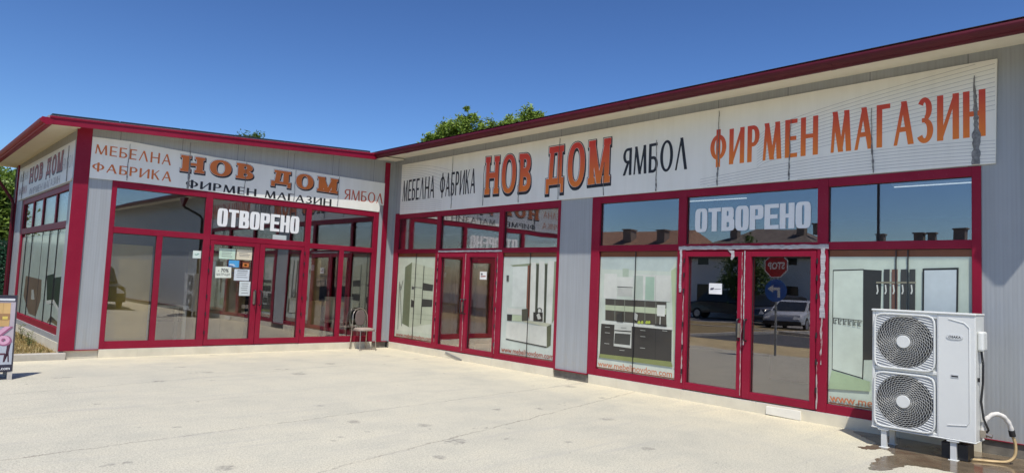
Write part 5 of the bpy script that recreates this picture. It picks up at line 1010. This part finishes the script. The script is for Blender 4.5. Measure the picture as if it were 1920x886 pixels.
# stop sign and left turn sign on one post, facing the shop
st=thing('road_sign','red octagonal stop sign above a blue arrow sign on a grey post','road sign',(-8.9,-5.2,0))
def FS(u,d,z): return (-8.9+d,-5.2-u,z)        # faces +X, seen from the shop u runs to the right... towards -Y
b=MB(); b.tube([(-8.93,-5.2,-.01),(-8.93,-5.2,2.75)],.03,10); b.build('post',plain('galvanised_post',(.32,.33,.34),.5,metal=.3),st)
oc=lambda r:[(r*math.cos(R(22.5+45*i)),2.42+r*math.sin(R(22.5+45*i))) for i in range(8)]
b=MB(); b.prism(lambda u,d,z:FS(-u,d,z),oc(.35),.0,.012); b.build('stop_plate',WHITEINK,st)
b=MB(); b.prism(lambda u,d,z:FS(-u,d,z),oc(.325),.012,.0135); b.build('stop_face',plain('sign_red',(.45,.02,.03),.4),st)
latin('STOP',lambda u,d,z:FS(-u,d,z),-.24,.24,2.32,2.52,.015,weight=.03).build('lettering',WHITEINK,st)
b=MB(); b.prism(lambda u,d,z:FS(-u,d,z),[(.30*math.cos(2*math.pi*i/32),1.75+.30*math.sin(2*math.pi*i/32)) for i in range(32)],.0,.012); b.build('arrow_plate',plain('sign_blue',(.02,.12,.45),.4),st)
film(lambda u,d,z:FS(-u,d,z),[[(-.06,1.57),(-.13,1.57),(-.13,1.83),(-.06,1.83)],[(-.13,1.83),(.08,1.83),(.08,1.76),(-.13,1.76)],[(.22,1.795),(.06,1.90),(.06,1.69)]],.0135).build('arrow',WHITEINK,st)
# houses and the low commercial hall behind the cars
ROOFM=plain('old_roof_tiles',(.30,.17,.11),.9,var=.3,scale=3); ROOFD=plain('dark_roof_tiles',(.17,.14,.12),.9,var=.3,scale=3); RENDER=plain('house_render',(.42,.38,.31),.85,var=.1,scale=1); WHITER=plain('white_render',(.80,.80,.78),.85,var=.06,scale=.6)
def house(lab,cx,cy,w,d,h,rh,rm,wm,chim,hip=0.0,cat='house',name='house'):
    t=thing(name,lab,cat,(cx,cy,0)); b=MB(); b.box(FW,cx-d/2,cx+d/2,cy-w/2,cy+w/2,0,h); b.build('wall',wm,t)
    r=MB(); o=.4; y0,y1=cy-w/2-o,cy+w/2+o; x0,x1=cx-d/2-o,cx+d/2+o; k=hip*(d/2)
    r.add([(x0,y0,h),(x1,y0,h),(x1,y1,h),(x0,y1,h),(cx,y0+k,h+rh),(cx,y1-k,h+rh),(x0,y0,h-.12),(x1,y0,h-.12),(x1,y1,h-.12),(x0,y1,h-.12)],[(0,1,4),(2,3,5),(1,2,5,4),(3,0,4,5),(6,7,8,9),(0,1,7,6),(1,2,8,7),(2,3,9,8),(3,0,6,9)]); ro=r.build('roof',rm,t)
    for fx,fy,ch,cw in chim:
        x=cx+fx*d/2; y=cy+fy*w/2; zb=h+rh*(1-abs(fx))-.2; c=MB(); c.box(FW,x-cw/2,x+cw/2,y-cw/2,y+cw/2,zb,zb+.2+ch); c.box(FW,x-cw/2-.08,x+cw/2+.08,y-cw/2-.08,y+cw/2+.08,zb+.2+ch,zb+.3+ch); c.build('chimney',plain('chimney_brick',(.26,.21,.17),.9,var=.2),ro)
    for i in range(int(w/3)):
        y=cy-w/2+1.5+3*i
        for z in ([1.0] if h<4 else [1.0,3.4]):
            g=MB(); g.box(FW,cx+d/2,cx+d/2+.03,y-.5,y+.5,z,z+1.3); wn=g.build('window',WHITER,t); q=MB(); q.box(FW,cx+d/2+.031,cx+d/2+.036,y-.43,y+.43,z+.07,z+1.23); q.build('pane',CARGLASS,wn)
    return t
house('brown-roofed house with two chimneys across the street',-41,22.5,12,9,4.6,2.3,ROOFM,RENDER,[(.45,.0,.9,.9),(.5,-.6,.9,.8)],.3)
house('hip-roofed house behind the stop sign across the street',-45,12.2,10.5,9,4.9,2.2,ROOFD,RENDER,[(.4,.5,.8,.6),(.3,-.5,.8,.6),(.2,-.7,.7,.5)],.9)
house('long low house with a row of chimneys across the street',-50,.5,13,9,4.6,1.6,ROOFD,RENDER,[(.2,.75,.9,.6),(.2,.35,.9,.6),(.2,.22,.9,.5),(.1,-.05,1.0,.7),(.1,-.45,1.0,.5),(.3,-.78,1.1,.8)],.2)
house('white commercial hall behind the parked cars',-35.5,8.5,22,7,4.0,.5,ROOFD,WHITER,[],.2,'hall','commercial_hall')
g=MB(); g.box(FW,-31.99,-31.95,2.0,3.6,0,2.8); g.build('hall_door',BLACK,bpy.data.objects['commercial_hall'])
# yard wall and railing south of the forecourt
yw=thing('yard_wall','low rendered yard wall with white railing south of the forecourt','wall',(-6,-31.5,0))
b=MB(); b.box(FW,-18,4,-31.6,-31.4,0,.9); b.build('base',RENDER,yw)
for i in range(23): b=MB(); b.box(FW,-18+i-.03,-18+i+.03,-31.53,-31.47,.9,1.7); b.build('post',WHITEPAINT,yw)
b=MB(); b.box(FW,-18,4,-31.52,-31.48,1.6,1.66); b.box(FW,-18,4,-31.52,-31.48,1.2,1.25); b.build('rail',WHITEPAINT,yw)

# ================================================================== INSIDE THE SHOP
def item(name,lab,cat,F,lst,mats,loc):
    b=MB()
    for q in lst: b.box(F,*q[:6],m=q[6] if len(q)>6 else 0)
    return tag(b.build(name,mats,None,loc,bevel=.006),lab,cat)
item('chipboard_sheet','yellow chipboard sheets leaning behind the leftmost pane of the left wing','board',FW,[(-5.88,-5.17,.16,.18,.14,2.03),(-5.86,-5.20,.19,.21,.14,1.9)],YELLOWBOARD,(-5.5,.18,.14))
def wardrobe(lab,cx,cy,w,d,h,m1,m2,ang=0):
    t=thing('wardrobe',lab,'wardrobe',(cx,cy,.14)); G=frame_at((cx,cy,.14),ang)
    b=MB(); b.box(G,-w/2,w/2,-d/2,d/2,0,h); b.build('carcass',m1,t,bevel=.005)
    for i in range(2):
        b=MB(); x0=-w/2+.01+i*w/2; b.box(G,x0,x0+w/2-.02,-d/2-.02,-d/2-.002,.06,h-.02); o=b.build('door',m2,t); q=MB(); x=-.04 if i==0 else .04; q.box(G,x-.008,x+.008,-d/2-.04,-d/2-.021,h*.45,h*.6); q.build('handle',CHROME,o)
    return t
wardrobe('light oak wardrobe behind the notices of the left wing door',-3.75,.72,1.0,.6,1.85,LIGHTWOOD,LIGHTWOOD)
wr=thing('wrapped_wardrobe','cardboard-wrapped tall wardrobe behind the right pane of the left wing','wardrobe',(-1.85,.7,.14)); b=MB(); b.box(FW,-2.02,-1.62,.34,.80,.14,2.0); b.build('carton',CARDBOARD,wr,bevel=.01); b=MB(); b.box(FW,-1.86,-1.79,.332,.3385,1.72,1.85); b.build('label_sheet',WHITEINK,wr)
item('carton','low cardboard carton in front of the wrapped wardrobe','box',FW,[(-2.05,-1.66,.14,.325,.14,1.05)],CARDBOARD,(-1.85,.34,.14))
def table(lab,cx,cy,w,d,m):
    t=thing('display_table',lab,'table',(cx,cy,.14)); b=MB(); b.box(FW,cx-w/2,cx+w/2,cy-d/2,cy+d/2,.86,.90); b.build('tabletop',m,t)
    for sx in (-1,1):
        for sy in (-1,1): b=MB(); b.box(FW,cx+sx*(w/2-.06)-.03,cx+sx*(w/2-.06)+.03,cy+sy*(d/2-.06)-.03,cy+sy*(d/2-.06)+.03,.14,.86); b.build('leg',m,t)
    return t
table('white display table behind the second pane of the left wing',-4.75,.75,.8,.6,GREYPLASTIC)
def inchair(lab,cx,cy):
    t=thing('dining_chair',lab,'chair',(cx,cy,.14),); m=plain('white_chair',(.55,.53,.47),.5)
    b=MB(); b.box(FW,cx-.2,cx+.2,cy-.2,cy+.2,.56,.62); b.build('seat',m,t); b=MB(); b.box(FW,cx-.2,cx+.2,cy+.17,cy+.21,.62,1.14); b.build('backrest',m,t)
    for sx in (-1,1):
        for sy in (-1,1): b=MB(); b.box(FW,cx+sx*.17-.02,cx+sx*.17+.02,cy+sy*.17-.02,cy+sy*.17+.02,.14,.56); b.build('leg',m,t)
inchair('white dining chair inside the left wing, on the left of a pair',-1.1,.5); inchair('white dining chair inside the left wing, on the right of a pair',-.62,.75)
wardrobe('dark brown wardrobe behind the door nearest the inside corner',.95,-2.0,.7,1.2,2.1,WOOD_DK,plain('orange_brown_board',(.30,.13,.05),.5,var=.2),R(-90))
wardrobe('orange brown wardrobe behind the right leaf of the door nearest the inside corner',.85,-3.1,1.2,.5,2.0,plain('orange_brown_board2',(.40,.19,.07),.5,var=.2),plain('orange_brown_board3',(.42,.19,.07),.5,var=.2),R(-90))
wardrobe('tall dark wardrobe far inside behind the taped door',3.0,-9.2,2.2,.6,2.1,WOOD_DK,WOOD_DK,R(-90))

# ceiling tube lamps glimpsed through the upper panes
TUBE=bpy.data.materials.new('lit_tube'); TUBE.use_nodes=True; tb=TUBE.node_tree.nodes['Principled BSDF']; tb.inputs['Emission Color'].default_value=(.9,.95,1,1); tb.inputs['Emission Strength'].default_value=0.8
for x,y0,y1,lab in ((1.87,-11.75,-10.34,'lit tube lamp seen through the upper pane above the air conditioner'),(1.9,-8.06,-6.67,'lit tube lamp seen through the upper pane above the taped door')):
    t=thing('tube_lamp',lab,'ceiling lamp',(x,(y0+y1)/2,3.35)); b=MB(); b.box(FW,x-.03,x+.03,y0,y1,3.30,3.35); b.build('lamp_housing',GREYPLASTIC,t); b=MB(); b.tube([(x,y0+.03,3.265),(x,y1-.03,3.275)],.009,8); b.build('tube',TUBE,t)

# tidy the helper property
for o in bpy.data.objects:
    if '_org' in o: del o['_org']
